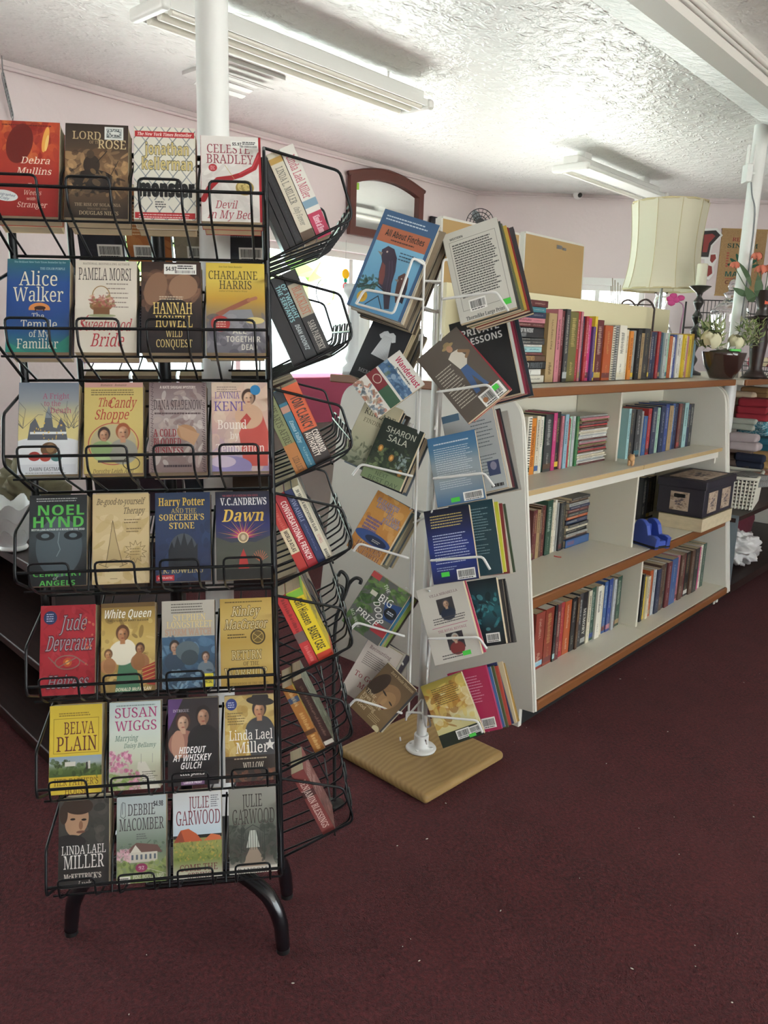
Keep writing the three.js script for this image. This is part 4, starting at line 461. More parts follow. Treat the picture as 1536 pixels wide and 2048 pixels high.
// books in it: pixel of the middle, size in pixels, turn, depth; behind: how many more and their colours
const textBack = (base, ink, extra) => cover(p => { p.R(base); if (extra) extra(p); p.L(ink, 10, 16, 80, 12, 6, 1.9, .25); p.L(ink, 10, 94, 76, 4, 6, 1.7, .3); });
const green = (p, x, y, w = 16, h = 9) => p.R('#4fd04c', x, y, w, h);
const WB = [
 // column towards the black rack
 ['trade paperback with two dark finches on a blue ground and an orange title band', 786, 530, 112, 184, -17, -12, -2.405, .012, cover(p => { p.R('#3c5c80'); p.L('#c9d4dc', 8, 8, 84, 2, 5, 2, .2); p.R('#6da5c4', 6, 24, 88, 136); p.V(['#7ab0cc', '#6aa2c4', '#5f98c0'], 44, 116, 6, 88); p.R('#b0664a', 6, 24, 88, 26); p.T('All About Finches', 52, 34, 70, 10, '#2c2624', 'A'); p.L('#4a3430', 30, 43, 44, 1, 3, 2, .2); p.L('#33485c', 54, 58, 34, 3, 5, 1.6); p.F('#3a3040', 24, 70, 22, 62, 30, 54, 42, 56, 52, 68, 58, 88, 60, 108, 72, 146, 64, 148, 50, 120, 38, 114, 32, 96, 30, 80); p.F('#8a8078', 25, 66, 16, 66, 25, 72); p.E('#c9b8a8', 32, 63, 1.6); p.F('#7a4440', 31, 80, 38, 84, 44, 100, 46, 114, 38, 113, 33, 98); p.S('#54465a', 1, 46, 74, 54, 92, 60, 120); p.S('#54465a', 1, 42, 76, 50, 96, 56, 122); p.F('#5c3c38', 68, 104, 66, 94, 74, 86, 84, 92, 88, 108, 86, 130, 78, 134, 72, 122); p.F('#34303a', 80, 98, 88, 108, 90, 132, 82, 130); p.F('#8a8078', 69, 98, 62, 100, 69, 103); p.E('#c9b8a8', 73, 96, 1.3); p.S('#2c2c30', 2, 8, 128, 34, 116, 60, 124, 92, 118); p.D(['#2f4a3a', '#24342c'], 6, 104, 30, 24, 30, 2, 6); p.E('#c9a03c', 20, 140, 9); p.E('#b98a30', 20, 140, 4); p.S('#2c2c30', 1.4, 30, 150, 46, 132, 60, 150); }), ['#cfc9b8', '#8d7f6c', '#5a5248', '#a89c84', '#38424c', '#6c5c4c']],
 ['black book with a small white dress on its cover', 766, 697, 82, 132, -19, -12, -2.415, .016, cover(p => { p.R('#23262c'); p.L('#c3c6c8', 18, 14, 64, 2, 6, 2, .2); p.F('#c9ccce', 36, 44, 44, 40, 50, 44, 58, 40, 66, 44, 72, 58, 64, 62, 62, 60, 72, 104, 28, 100, 38, 60, 34, 60, 28, 54); for (let i = 0; i < 10; i++) p.S('#9fa4a8', .7, 40 + i * 2.2, 52, 34 + i * 4, 100); p.T('MEMOIR', 40, 140, 50, 8, '#b9bcbe', 's'); }), ['#cbbf9f', '#5c5648', '#a59c88', '#42484c', '#8c8474']],
 ['travel paperback with slanted white, blue and red bands fallen askew', 777, 768, 84, 106, -51, -6, -2.338, .014, cover(p => { p.R('#d6d2ca', 0, 0, 100, 40); p.R('#d6d2ca'); p.T('Wanderlust', 54, 18, 84, 17, '#b02448', 'A'); p.L('#5c5c5c', 30, 32, 60, 1, 3, 4, .2); p.R('#4a6a8c', 0, 42, 100, 32); p.D(['#7c9ab4', '#34506c', '#a9bcc8', '#5c6c50'], 0, 42, 100, 32, 40, 3, 10); p.R('#d6d2ca', 0, 74, 100, 7); p.R('#7c2c34', 0, 81, 50, 34); p.R('#3a5a44', 50, 81, 50, 34); p.O('#c9c0b0', 24, 96, 11, 11, 2); p.R('#d6d2ca', 0, 115, 100, 7); p.D(['#8a6a54', '#5c7084', '#b0a490', '#44505c', '#a85c44'], 0, 122, 100, 40, 60, 3, 9); }), []],
 ['beige novel with tall dark letters and a fairy-tale landscape', 742, 868, 78, 128, -20, -12, -2.42, .02, cover(p => { p.V(['#b5ad90', '#c3bba0', '#a8a68c', '#7c8270']); p.T('KINKADE', 52, 34, 84, 14, '#2c2a24', 's'); p.T('FINDING', 46, 54, 60, 9, '#6c6650', 's'); p.D(['#5c6450', '#8a8c74', '#44483a'], 0, 100, 100, 60, 60, 3, 10); }), ['#2c3034', '#8a9aa4', '#44403a', '#c3beb0']],
 ['dark green novel with lanterns and thin cream capitals', 784, 908, 86, 118, -18, -12, -2.375, .026, cover(p => { p.V(['#2a322c', '#27302a', '#333c30', '#6c7c5c']); p.T('SHARON', 52, 24, 74, 15, '#cfd0be', 'a'); p.T('SALA', 50, 44, 50, 16, '#cfd0be', 'a'); p.D(['#3c4c34', '#55683f', '#1f2820', '#7c8c64'], 0, 60, 100, 70, 90, 2, 8); for (const [x, y] of [[20, 76], [52, 90], [84, 118]]) { p.E('#a8743c', x, y, 6, 9); p.E('#e0b060', x, y, 3, 5); } p.D(['#aebcc0', '#8ca09c'], 66, 74, 30, 34, 24, 2, 6); p.R('#7c8c68', 0, 128); p.T('THE', 18, 133, 12, 5, '#4c5a44', 'a'); p.T('NEXT', 46, 138, 32, 10, '#4c5a44', 'a'); p.T('BEST DAY', 54, 153, 74, 11, '#4c5a44', 'a'); }), ['#2c3034', '#b9ad94', '#5a6670']],
 ['orange paperback with blue scenery and silver lettering', 758, 1055, 80, 122, -25, -12, -2.39, .03, cover(p => { p.V(['#b98444', '#c08a48', '#b47c40', '#a86f38']); p.D(['#c9965a', '#a87038', '#cf9f60'], 0, 0, 100, 160, 40, 5, 16); p.T('ELIZABETH', 42, 20, 62, 11, '#8c8ca4', 'S', { edge: '#5c4a5c', ew: 2 }); p.T('LOWELL', 42, 33, 50, 11, '#8c8ca4', 'S', { edge: '#5c4a5c', ew: 2 }); p.T('DIANA', 72, 46, 38, 10, '#8c8ca4', 'S', { edge: '#5c4a5c', ew: 2 }); p.T('PALMER', 72, 59, 48, 11, '#8c8ca4', 'S', { edge: '#5c4a5c', ew: 2 }); p.L('#6c5c84', 10, 66, 46, 4, 9, 6, .3); p.E('#3a5084', 50, 112, 50, 15); p.E('#26304c', 60, 114, 30, 10); p.L('#c9c4b4', 50, 112, 24, 2, 4, 2); p.T('HEAVEN', 54, 137, 72, 13, '#7c4c38', 'S', { edge: '#c9b4a0', ew: 2 }); p.T('ON EARTH', 54, 153, 76, 11, '#7c4c38', 'S', { edge: '#c9b4a0', ew: 2 }); }), ['#2c4a54', '#c3b690', '#86806c', '#55606a', '#b5a684']],
 ['aerial view novel of gardens and roads with big white handwritten capitals', 752, 1216, 92, 118, -28, -12, -2.385, .02, cover(p => { p.R('#5c5c5a'); p.D(['#4c6c34', '#3c5a2c', '#6c8c48', '#2c4424'], 0, 0, 46, 100, 60, 4, 12); p.D(['#4c6c34', '#3c5a2c', '#6c8c48'], 60, 0, 40, 40, 30, 4, 10); p.D(['#4c6c34', '#3c5a2c'], 0, 120, 60, 40, 30, 4, 10); p.R('#a83a40', 64, 110, 36, 26); p.R('#b84a4a', 0, 0, 24, 16); p.R('#c9c4b4', 20, 44, 16, 12); p.F('#2c4878', 60, 54, 100, 40, 100, 92, 76, 94); p.E('#1c2026', 84, 72, 15, 15); p.L('#c9ced4', 76, 68, 16, 2, 5, 3, 0); p.T('THE', 48, 22, 22, 9, '#e4e2dc', 'a', { rot: .6 }); p.T('BIG', 60, 50, 36, 20, '#e9e7e0', 'a'); p.T('DOOR', 60, 86, 56, 16, '#e9e7e0', 'a', { rot: .9 }); p.T('PRIZE', 44, 112, 60, 16, '#e9e7e0', 'a', { rot: .12 }); p.T('M.O. WALSH', 22, 132, 46, 8, '#d8d6cc', 'a', { rot: .7 }); }), ['#2c7090', '#b9ad7c', '#8aa450', '#4c443c']],
 ['pale pink book with thin red and grey lettering', 742, 1345, 80, 124, -25, -12, -2.42, .018, cover(p => { p.R('#cdc2b8'); p.T('Recounting', 46, 24, 64, 9, '#5a3c3c', 's'); p.L('#6c6460', 14, 38, 66, 7, 5, 1.6, .3); p.T('To Go', 40, 100, 56, 13, '#8c2c34', 's'); p.T('My', 50, 122, 30, 13, '#8c2c34', 's'); p.E('#c08a7c', 84, 66, 12, 8); }), ['#8a98a8', '#c8c2b4', '#3c3844', '#b0a896']],
 ['sepia novel with a sleeping face and curling open cover', 765, 1396, 84, 116, -38, -10, -2.35, .022, cover(p => { p.V(['#5c4a34', '#6d573c', '#7c6444', '#6c5638']); p.E('#8a6a4a', 56, 70, 30, 40, .3); p.E('#3a2c22', 20, 60, 18, 40, .2); p.E('#9c7a54', 62, 78, 20, 28, .2); p.E('#2f241c', 46, 66, 9, 2.4, .3); p.E('#2f241c', 74, 76, 7, 2.2, .3); p.E('#6d3c32', 62, 100, 9, 4, .2); p.E('#a8845c', 58, 84, 5, 12, .1); p.T('Zora Neale Hurston', 60, 10, 74, 8, '#c9b48c', 's'); p.T('Their', 22, 92, 32, 10, '#d2c09c', 's'); p.T('Eyes Were', 36, 106, 60, 10, '#d2c09c', 's'); p.T('Watching', 32, 120, 52, 10, '#d2c09c', 's'); p.T('God', 24, 134, 26, 10, '#d2c09c', 's'); p.E('#c3b690', 88, 154, 10, 9); p.L('#b9a47c', 52, 128, 34, 4, 5, 1.6); }), ['#3a3a40', '#bdb39c']],
 // column towards the bookcase
 ['white large-print back cover packed with text, with a bright green price tag', 957, 541, 108, 172, 19, -20, -2.36, .016, cover(p => { p.R('#cdcac0'); p.O('#8a887e', 50, 76, .1, .1); p.S('#77756c', .6, 10, 18, 92, 18, 92, 140, 10, 140, 10, 18); p.T('WESTERN', 24, 13, 24, 4, '#3a3a38', 'A'); p.L('#3f3f3c', 14, 24, 74, 22, 4.4, 2, .15); p.B(22, 124, 30, 20); p.T('Thorndike Large Print', 46, 154, 68, 6, '#333', 'S'); green(p, 78, 140, 15, 10); }), ['#3a4240', '#6c7448', '#c9a84c', '#8c2c30', '#3c3c40']],
 ['large black book with white capitals half hidden', 968, 716, 110, 160, 18, -20, -2.41, .02, cover(p => { p.R('#1f2225'); p.T('PRIVATE', 52, 26, 70, 13, '#d8d8d4', 'A'); p.T('LESSONS', 56, 44, 66, 13, '#d8d8d4', 'A'); }), ['#c4c8c8', '#8c2c44', '#5c2434', '#2c3840']],
 ['brown back cover with a cowboy in blue jeans and a white bar code panel', 924, 749, 100, 156, 44, -16, -2.322, .02, cover(p => { p.R('#5b524a'); p.L('#c4bcae', 8, 50, 42, 14, 6, 1.8, .3); p.E('#a08a60', 62, 20, 13, 4); p.E('#96805a', 62, 16, 7, 5); p.E('#b08468', 62, 26, 6, 7); p.F('#cfc8ba', 48, 40, 60, 34, 74, 36, 80, 58, 70, 70, 54, 70); p.S('#8a6a4c', 6, 74, 40, 88, 52, 78, 58); p.F('#45608c', 54, 70, 70, 70, 76, 112, 80, 126, 72, 126, 64, 92, 58, 126, 48, 126); p.R('#6b4630', 70, 125, 14, 4); p.B(46, 132, 50, 26); p.E('#a87048', 54, 146, 5); green(p, 76, 134, 13, 10); }), ['#9e2c3c']],
 ['pale grey back cover with a blue corner and small portrait', 948, 903, 104, 158, 18, -20, -2.39, .018, cover(p => { p.V(['#b9bdbc', '#a9b0b2', '#b4babb']); p.R('#55748c', 0, 0, 34, 14); p.L('#5c6468', 52, 24, 42, 8, 7, 1.8); p.L('#5c6468', 58, 92, 34, 7, 6, 1.6); p.R('#3f4a6c', 70, 104, 22, 28); p.E('#8c8aa0', 81, 114, 6, 8); p.L('#333', 70, 148, 24, 1, 4, 6, 0); }), ['#c4c6c4', '#5c2c34', '#34383c', '#a8a49c']],
 ['blue-grey back cover dense with print, with bar code and green tag', 912, 937, 98, 132, 16, -18, -2.322, .02, cover(p => { p.V(['#3f6f98', '#4c7898', '#8a98a0', '#9aa4a8', '#7c90a0', '#4a6c90']); p.L('#d0d8dc', 12, 16, 76, 1, 4, 3, .2); p.L('#c9d2d8', 10, 28, 80, 14, 5, 1.7, .2); p.L('#c3ccd2', 12, 104, 70, 4, 5, 1.7, .3); p.B(56, 136, 40, 20); green(p, 30, 144, 18, 10); }), []],
 ['dark teal back cover with pale lettering', 950, 1078, 92, 142, 15, -20, -2.39, .02, textBack('#274650', '#8fa8ac'), ['#c3c83c', '#7c2c30', '#d0cabc', '#3c4c34']],
 ['deep blue back cover with white text, bar code and green tag', 902, 1089, 94, 142, 15, -18, -2.322, .026, cover(p => { p.V(['#1c2030', '#1f2850', '#27367c', '#27387e', '#1c2450']); p.L('#d0b86c', 12, 14, 76, 5, 6, 2.2, .15); p.L('#c9d0e4', 12, 56, 78, 11, 6, 2, .2); p.L('#a9b4d4', 12, 126, 50, 2, 5, 1.8, .3); p.B(54, 134, 40, 22); green(p, 20, 136, 18, 10); }), []],
 ['black book with teal smoke on its cover', 962, 1226, 84, 128, 16, -20, -2.39, .034, cover(p => { p.V(['#1c2a30', '#1c4048', '#24606a', '#183038', '#14181c']); p.D(['#3c8c94', '#5cb0b4', '#1c4a54', '#12242a'], 0, 30, 100, 90, 60, 3, 12); p.B(54, 130, 34, 22); }), ['#2c2c30', '#1a1c20', '#5c5a58']],
 ['white back cover with two small author portraits and a green tag', 897, 1244, 102, 150, 22, -18, -2.322, .03, cover(p => { p.R('#c9c3b8'); p.T('VILLA MIRABELLA', 54, 20, 60, 5, '#6c4c50', 's'); p.R('#3c3a3c', 36, 30, 34, 32); p.H1('#b89478', '#4a4448', '#2c3444', 54, 42, 8); p.L('#4a4644', 20, 68, 68, 3, 5, 1.8, .2); p.R('#a8506c', 14, 86, 74, 1); p.T('THE ROYAL REVENGE', 54, 95, 60, 5, '#8c3c54', 's'); p.R('#38343a', 38, 102, 34, 34); p.H1('#c4a48c', '#c9c4b8', '#7c3434', 55, 114, 8); p.L('#4a4644', 20, 144, 58, 2, 6, 2, .3); green(p, 62, 144, 17, 9); }), ['#b8305c']],
 ['hot pink paperback with a white bar code box', 948, 1402, 86, 126, 22, -20, -2.385, .022, cover(p => { p.R('#b02c54'); p.L('#e0a8b8', 14, 20, 70, 10, 7, 2, .2); p.B(56, 126, 34, 26); }), ['#3c6ca0', '#4c5a34', '#b84a3c', '#28305c', '#c9b994', '#c4a05c']],
 ['yellow and brown burst book with its pages fanned open', 904, 1420, 94, 128, 27, -14, -2.322, .03, cover(p => { p.V(['#8a7c34', '#c0a850', '#a86f2c', '#d8d0a0', '#cfc488', '#27301f']); p.D(['#d8c06c', '#8a5a24', '#b88a3c', '#e4dcb0'], 0, 16, 100, 100, 60, 5, 18); p.L('#5c4c24', 20, 18, 64, 9, 5, 1.8, .2); p.R('#1f2a1c', 0, 128); p.B(40, 130, 32, 22); p.B(70, 132, 28, 18); green(p, 66, 148, 16, 8); }), []],
];
WB.forEach(([label, px, py, wp, hp, roll, yaw, z, t, front, behind], i) => {
  const m = -z / FPX / Math.cos(PITCH) * 1.0, w = wp * m, h = hp * m * 1.06, c = atZ(px, py, z), lean = 17 * DEG;
  const R0 = new THREE.Matrix4().makeTranslation(c.x, c.y, c.z).multiply(new THREE.Matrix4().makeRotationY(yaw * DEG)).multiply(new THREE.Matrix4().makeRotationX(-lean)).multiply(new THREE.Matrix4().makeRotationZ(roll * DEG));
  const spineC = { 0: '#3f6488', 5: '#a06c38', 11: '#9e2c3c', 18: '#b8305c' }[i] || '#6c665c', red = i === 11 ? [['Lost in Seasons for Love #1', .1, .92, '#e6c8c4', 'Si', .5]] : [];
  const b = book({ name: 'paperback', label: label.split(' ').length < 12 ? label + ', on the white wire stand' : label, w, h, t, front: i === 11 || i === 18 ? undefined : front, back: i === 11 || i === 18 ? front : undefined, spine: spineOf(spineC, red), look: 'gloss' });
  // two of them stand with their backs out
  setM(b, R0.clone().multiply(i === 11 || i === 18 ? new THREE.Matrix4().makeRotationY(Math.PI).multiply(new THREE.Matrix4().makeTranslation(0, -h / 2, t)) : new THREE.Matrix4().makeTranslation(0, -h / 2, 0)));
  let acc = t; behind.forEach((col, j) => {
    const tb = rr(.009, .016), side = px < 850 ? .005 + j * .005 : .008 + j * .007, dw = rr(-.01, .008), words = j === 1 && 0 ? [] : [[0, .15, .8, '#b9b2a0', .3]];
    const q = book({ name: 'paperback', label: `${ordinal(j + 1)} book behind the ${label.split(' ').slice(0, 10).join(' ').replace(/ (and|with|of|a|an|the|in|over|on|its|two)$/, '')}`, w: w + dw, h: h - rr(.002, .016), t: tb, spine: spineOf(col, words), hard: j % 3 === 2 });
    // spine turned outwards on some of them
    const flip = j % 2 ? new THREE.Matrix4().makeRotationY(Math.PI).multiply(new THREE.Matrix4().makeTranslation(0, 0, tb)) : new THREE.Matrix4();
    setM(q, R0.clone().multiply(new THREE.Matrix4().makeTranslation(side - dw / 2, -h / 2 + rr(-.004, .006), -acc - .001)).multiply(new THREE.Matrix4().makeRotationZ(rr(-.03, .03))).multiply(flip)); acc += tb + .0012;
  });
});

// ---------------------------------------------------------------- white bookcase with oak edges
const CL = 2.1, front = y => -.13 * Math.max(0, y - .09);           // the front leans back as it rises
{
  const g = thing('bookcase', 'long white double-sided bookcase with oak shelf edges, divided in two bays', 'bookcase', [CASE0.x, 0, CASE0.z], TURN);
  // own axes: x along A, z out of the front
  const side = (x, t) => {
    const s = new THREE.Shape(); s.moveTo(.061, 0); s.lineTo(.061, .078); s.lineTo(0, .083); s.lineTo(.135, 1.17); s.quadraticCurveTo(.15, 1.262, .25, 1.266); s.lineTo(.95, 1.266); s.quadraticCurveTo(1.05, 1.262, 1.065, 1.17); s.lineTo(1.2, .083); s.lineTo(1.139, .078); s.lineTo(1.139, 0); s.closePath();
    const e = new THREE.ExtrudeGeometry(s, { depth: t, bevelEnabled: true, bevelSize: .0015, bevelThickness: .0015, bevelSegments: 1, curveSegments: 8 }); e.rotateY(Math.PI / 2); e.translate(x, 0, 0); return e;
  };
  mesh('end_panel', side(-.019, .019), M.whitePaint, g); mesh('end_panel', side(CL, .019), M.whitePaint, g); mesh('end_panel', side(CL + .045, .019), M.whitePaint, g);
  mesh('edge_band', wire([[-.01, .085, .0015], [-.01, 1.17, -.134], [-.01, 1.235, -.162], [-.01, 1.267, -.25]], .0085, .05), M.whitePaint, g);
  mesh('edge_band', wire([[CL + .01, .085, .0015], [CL + .01, 1.17, -.134], [CL + .01, 1.235, -.162], [CL + .01, 1.267, -.25]], .0085, .05), M.whitePaint, g);
  mesh('toe_kick', box(CL, .08, .02, CL / 2, .04, -.075), M.toe, g);
  mesh('back_panel', box(CL, 1.16, .012, CL / 2, .66, -.50), M.laminate, g);
  const half = CL / 2;
  const shelf = (y, zf, name, nose, mat) => { for (const i of [0, 1]) { const d = .49 + zf; mesh('shelf', box(half - .004, .02, d, half * (i + .5), y - .01, zf - d / 2), M.laminate, g); } if (nose) mesh('oak_edge', rbox(CL - .002, .042, .02, .009, CL / 2, y - .0225, zf + .008), M.oak, g); else for (const i of [0, 1]) { mesh('shelf_edge', box(half - .004, .019, .003, half * (i + .5), y - .0105, zf + .0015), std('#b99f72', .6), g); } };
  shelf(.122, -.012, '', true); shelf(.516, -.068, '', true); shelf(.918, -.122, '', false);
  mesh('shelf_rail', box(CL - .02, .035, .018, CL / 2, .878, -.145), M.whitePaint, g); mesh('shelf_cleat', box(.018, .05, .06, CL - .01, .85, -.18), M.whitePaint, g);
  for (const [y0, y1, zf, x] of [[.122, .474, -.085, half + .02], [.516, .862, -.14, half], [.918, 1.266, -.265, half + .01]]) mesh('divider', box(.018, y1 - y0, .49 + zf, x, (y0 + y1) / 2, zf - (.49 + zf) / 2), M.laminate, g);
  mesh('worktop', rbox(CL + .06, .028, 1.0, .004, CL / 2 - .005, 1.282, -.61), M.laminate, g);
  mesh('worktop_edge', rbox(CL + .07, .034, .016, .005, CL / 2 - .005, 1.283, -.108), M.oak, g); mesh('worktop_edge', rbox(.016, .034, 1.0, .005, -.037, 1.283, -.61), M.oak, g);
  mesh('upstand', box(CL + .15, .39, .02, CL / 2 + .2, 1.492, -.63), M.cream, g);
}
// colours of spines on the shelves
const PAL = { navy: '#2b3550', blue: '#3c5f92', royal: '#2c4488', teal: '#3a7480', sky: '#8fb4c4', aqua: '#9cc4c4', green: '#3f7a4c', forest: '#27493a', mint: '#a4c8b0', olive: '#6a6438', red: '#a33236', brick: '#8a3a2c', rust: '#b0562e', maroon: '#5e2a2c', wine: '#6b3436', pink: '#c03c78', rose: '#c07a84', orange: '#d8862e', yellow: '#d9bc3a', gold: '#b89a48', cream: '#d6cdb4', ivory: '#ddd8c8', white: '#dcdad2', grey: '#9a9a96', silver: '#b4b8b8', charcoal: '#3a3c3e', black: '#222426', brown: '#5a4234', tan: '#a88e66', purple: '#54407a' };
const INK = { cream: '#4a4438', ivory: '#4c4a44', white: '#44484c', grey: '#2c2c2c', silver: '#3a3a3a', yellow: '#4c3c14', gold: '#3c3018', mint: '#3c5a48', aqua: '#2f5560', sky: '#2c4a5c', tan: '#4a3820', orange: '#5c2c10', rose: '#5a2c34' };
// standing books between two pixels on a shelf. list: "colour thickness height[*] ..." (mm; * = spiral bound), where: text for the labels
function standing(list, x0, x1, py, n, y, where, from, words = {}, depth = .16) {
  const items = list.trim().split(/\s*,\s*/).map(s => s.split(' ')), a0 = caseA(x0, py, n), a1 = caseA(x1, py, n), sum = items.reduce((s, i) => s + +i[1] + .8, 0), k = (a1 - a0) / sum;
  let a = a0; items.forEach(([c, t, h, sp], i) => {
    const T = t * k, H = h / 1000, base = PAL[c], ink = INK[c] || ['#d8d0bc', '#c9b070', '#e2e0d8'][i % 3], it = words[i] ? words[i] : [[0, rr(.06, .14), rr(.45, .6), ink, rr(.2, .5)], [0, rr(.66, .72), rr(.84, .92), ink, rr(.15, .35)]];
    const D = depth * rr(.9, 1.05), b = book({ label: `${t < 14 ? 'thin ' : t > 30 ? 'thick ' : ''}${c} book, ${ordinal(i + 1)} from ${from} ${where}`, group: `books standing ${where}`, w: D, h: H, t: T, hard: t > 22 && i % 2 === 0, white: i % 3 === 1, spine: spineOf(base, it, rnd() < .35 ? [[PAL[Object.keys(PAL)[Math.floor(rnd() * 29)]], .86, .95]] : []), look: i % 4 === 0 ? 'matte' : 'gloss' });
    const p = cp(a + T, y, n - D / 2 - rr(0, .012)); setM(b, basis(N.clone().negate(), UPV, A, p)); // front cover ends at a + T
    if (sp) { const rings = []; for (let q = 0; q < 22; q++) { const r = new THREE.TorusGeometry(.006, .0012, 5, 10); r.rotateX(Math.PI / 2); r.translate(-D / 2 - .003, .008 + q * (H - .016) / 21, -T / 2); rings.push(r); } mesh('spiral_binding', rings, M.black, b); }
    a += T + .8 * k;
  });
}
// lying books piled from the bottom up: "colour thickness length", spines out
function pile(list, x0, x1, py, n, y, where, words = {}, depth = .16) {
  const a0 = caseA(x0, py, n), a1 = caseA(x1, py, n), items = list.trim().split(/\s*,\s*/).map(s => s.split(' ')); let yy = y;
  items.forEach(([c, t, l], i) => {
    const T = t / 1000, L = (a1 - a0) * l / 100, base = PAL[c], ink = INK[c] || '#d0c8b4', it = words[i] || [[0, .08, .5, ink, rr(.3, .5)], [0, .6, .9, ink, .25]];
    const b = book({ label: `${c} book lying flat, ${ordinal(i + 1)} up in the pile ${where}`, group: `books piled ${where}`, w: depth * rr(.9, 1.08), h: L, t: T, hard: t > 20, white: t < 9, spine: spineOf(base, it) });
    const mid = a0 + (a1 - a0) / 2 + rr(-.006, .006); setM(b, basis(N.clone().negate(), A.clone().negate(), UPV, cp(mid + L / 2, yy + T, n - depth / 2 - rr(0, .01)))); yy += T + .0006;
  });
}
const TOPY = 1.3, NT = -.32;
pile('ivory 30 100, white 25 86, black 30 92, brown 24 84, wine 10 88, aqua 22 82, white 8 80, charcoal 16 80, charcoal 8 84, black 42 88, maroon 16 76, rose 18 76, navy 22 84, teal 20 80, maroon 26 90', 1015, 1090, 764, NT + .01, TOPY, 'at the end of the worktop', { 1: [['TIN POLLY', .3, .7, '#4a4a46', 'S', .5]], 2: [['OXFORD', .1, .5, '#d8d8d0', 'S', .7], ['PROJECT', .54, .9, '#6c7478', 'S', .7]], 3: [['FILM RÉSUMÉS', .2, .66, '#c8a468', 'S', .7]], 9: [['CARE OF THE PATIENT', .16, .66, '#dcdcd8', 'A', .34, .18], ['IN SURGERY', .2, .46, '#9ca0a0', 'A', .3, -.22]] }, .2);
standing('tan 22 282, rose 12 300, wine 8 296, charcoal 12 304, olive 24 296, red 8 300, rose 6 300, navy 6 280, red 8 282, pink 14 276, purple 8 240, yellow 8 286, maroon 22 272, rust 26 250, cream 8 246 *, grey 16 252 *, ivory 26 256, cream 8 238, orange 12 232, grey 16 236, black 14 244, tan 12 226, charcoal 22 250, brown 6 238, navy 12 236, navy 10 236, red 10 240, navy 8 236, teal 10 234, silver 12 236, mint 8 236, rust 14 222, white 8 216, royal 14 230, white 14 232, ivory 10 232, yellow 10 232, cream 8 230, rose 8 226, yellow 12 230, gold 12 240, sky 8 206', 1092, 1386, 760, NT, TOPY, 'on the bookcase worktop', 'the flat pile', { 18: [['RECREATION MACHINES', .14, .8, '#7c3a14', 'A', .6]] }, .19);
const S1 = .9185, S2 = .5165, S3 = .1225;
standing('ivory 14 245 *, orange 16 236, cream 12 244, ivory 10 240, forest 5 238, charcoal 26 246, pink 12 250, black 16 252, rose 8 234, sky 12 240, red 10 220, mint 10 228, silver 10 228, green 8 226', 1050, 1152, 943, -.31, S1, 'on the upper shelf', 'the white end panel', { 1: [['THE INTERNATIONAL FOODS', .14, .86, '#5c2c10', 'A', .5]] });
pile(Array.from({ length: 26 }, (_, i) => `${['maroon', 'charcoal', 'ivory', 'rose', 'brown', 'white', 'wine', 'cream', 'grey', 'red', 'silver', 'olive', 'white'][(i * 5) % 13]} ${[8, 7, 9, 6, 10][i % 5]} ${92 + (i * 7) % 11}`).join(', '), 1155, 1211, 926, -.31, S1, 'of magazines beside the divider', {}, .15);
standing('aqua 8 246, charcoal 20 240, charcoal 18 238, grey 10 226, blue 14 200, red 12 236, navy 18 242, mint 12 236, navy 18 244, royal 14 250, tan 16 240, blue 10 250, navy 16 248, wine 12 246, charcoal 10 244, aqua 16 248, navy 10 236, black 14 238', 1252, 1382, 895, -.265, S1, 'on the upper shelf', 'the middle divider', {}, .15);
standing('maroon 8 226, wine 12 226, tan 14 222, brown 10 230, maroon 16 234, forest 26 254, cream 16 238, ivory 10 246, grey 8 232, charcoal 16 228, black 12 230', 1062, 1127, 1106, -.345, S2, 'on the middle shelf', 'the white end panel', {}, .135);
pile('blue 38 100, brown 14 98, grey 12 92, black 16 88, cream 12 92, charcoal 14 86, navy 22 92, rust 14 90, charcoal 18 88, maroon 16 90, navy 14 86, grey 16 84, brown 12 80, charcoal 12 78', 1130, 1175, 1094, -.345, S2, 'on the middle shelf', { 0: [['CAESAR BIRD', .06, .36, '#b84a3c', 'S', .4]] }, .135);
standing('black 16 240, charcoal 12 236, black 14 238', 1283, 1306, 1040, -.36, S2, 'behind the blue tape holder', 'the middle divider', {}, .12);
standing('brick 30 250, brick 28 252, black 8 256, wine 12 252, red 16 250, rust 24 246, black 16 250, brown 8 246, charcoal 14 254, black 18 252, cream 12 250, forest 18 256, ivory 18 256, cream 16 240, blue 14 256, royal 16 262, silver 10 254, charcoal 10 250, forest 20 252', 1072, 1236, 1292, -.15, S3, 'on the bottom shelf', 'the white end panel', { 9: [['MEMORY', .3, .8, '#d8d4c8', 'S', .5]] });
standing('black 8 246, yellow 10 220, cream 8 222, rust 12 244, silver 10 240, navy 14 236, brown 14 248, charcoal 10 246, wine 16 246, blue 24 252, rose 12 256, brown 14 252, wine 10 250, black 16 250, brown 14 252, black 18 254, pink 10 250, ivory 12 254, forest 14 256', 1283, 1404, 1202, -.10, S3, 'on the bottom shelf', 'the middle divider');

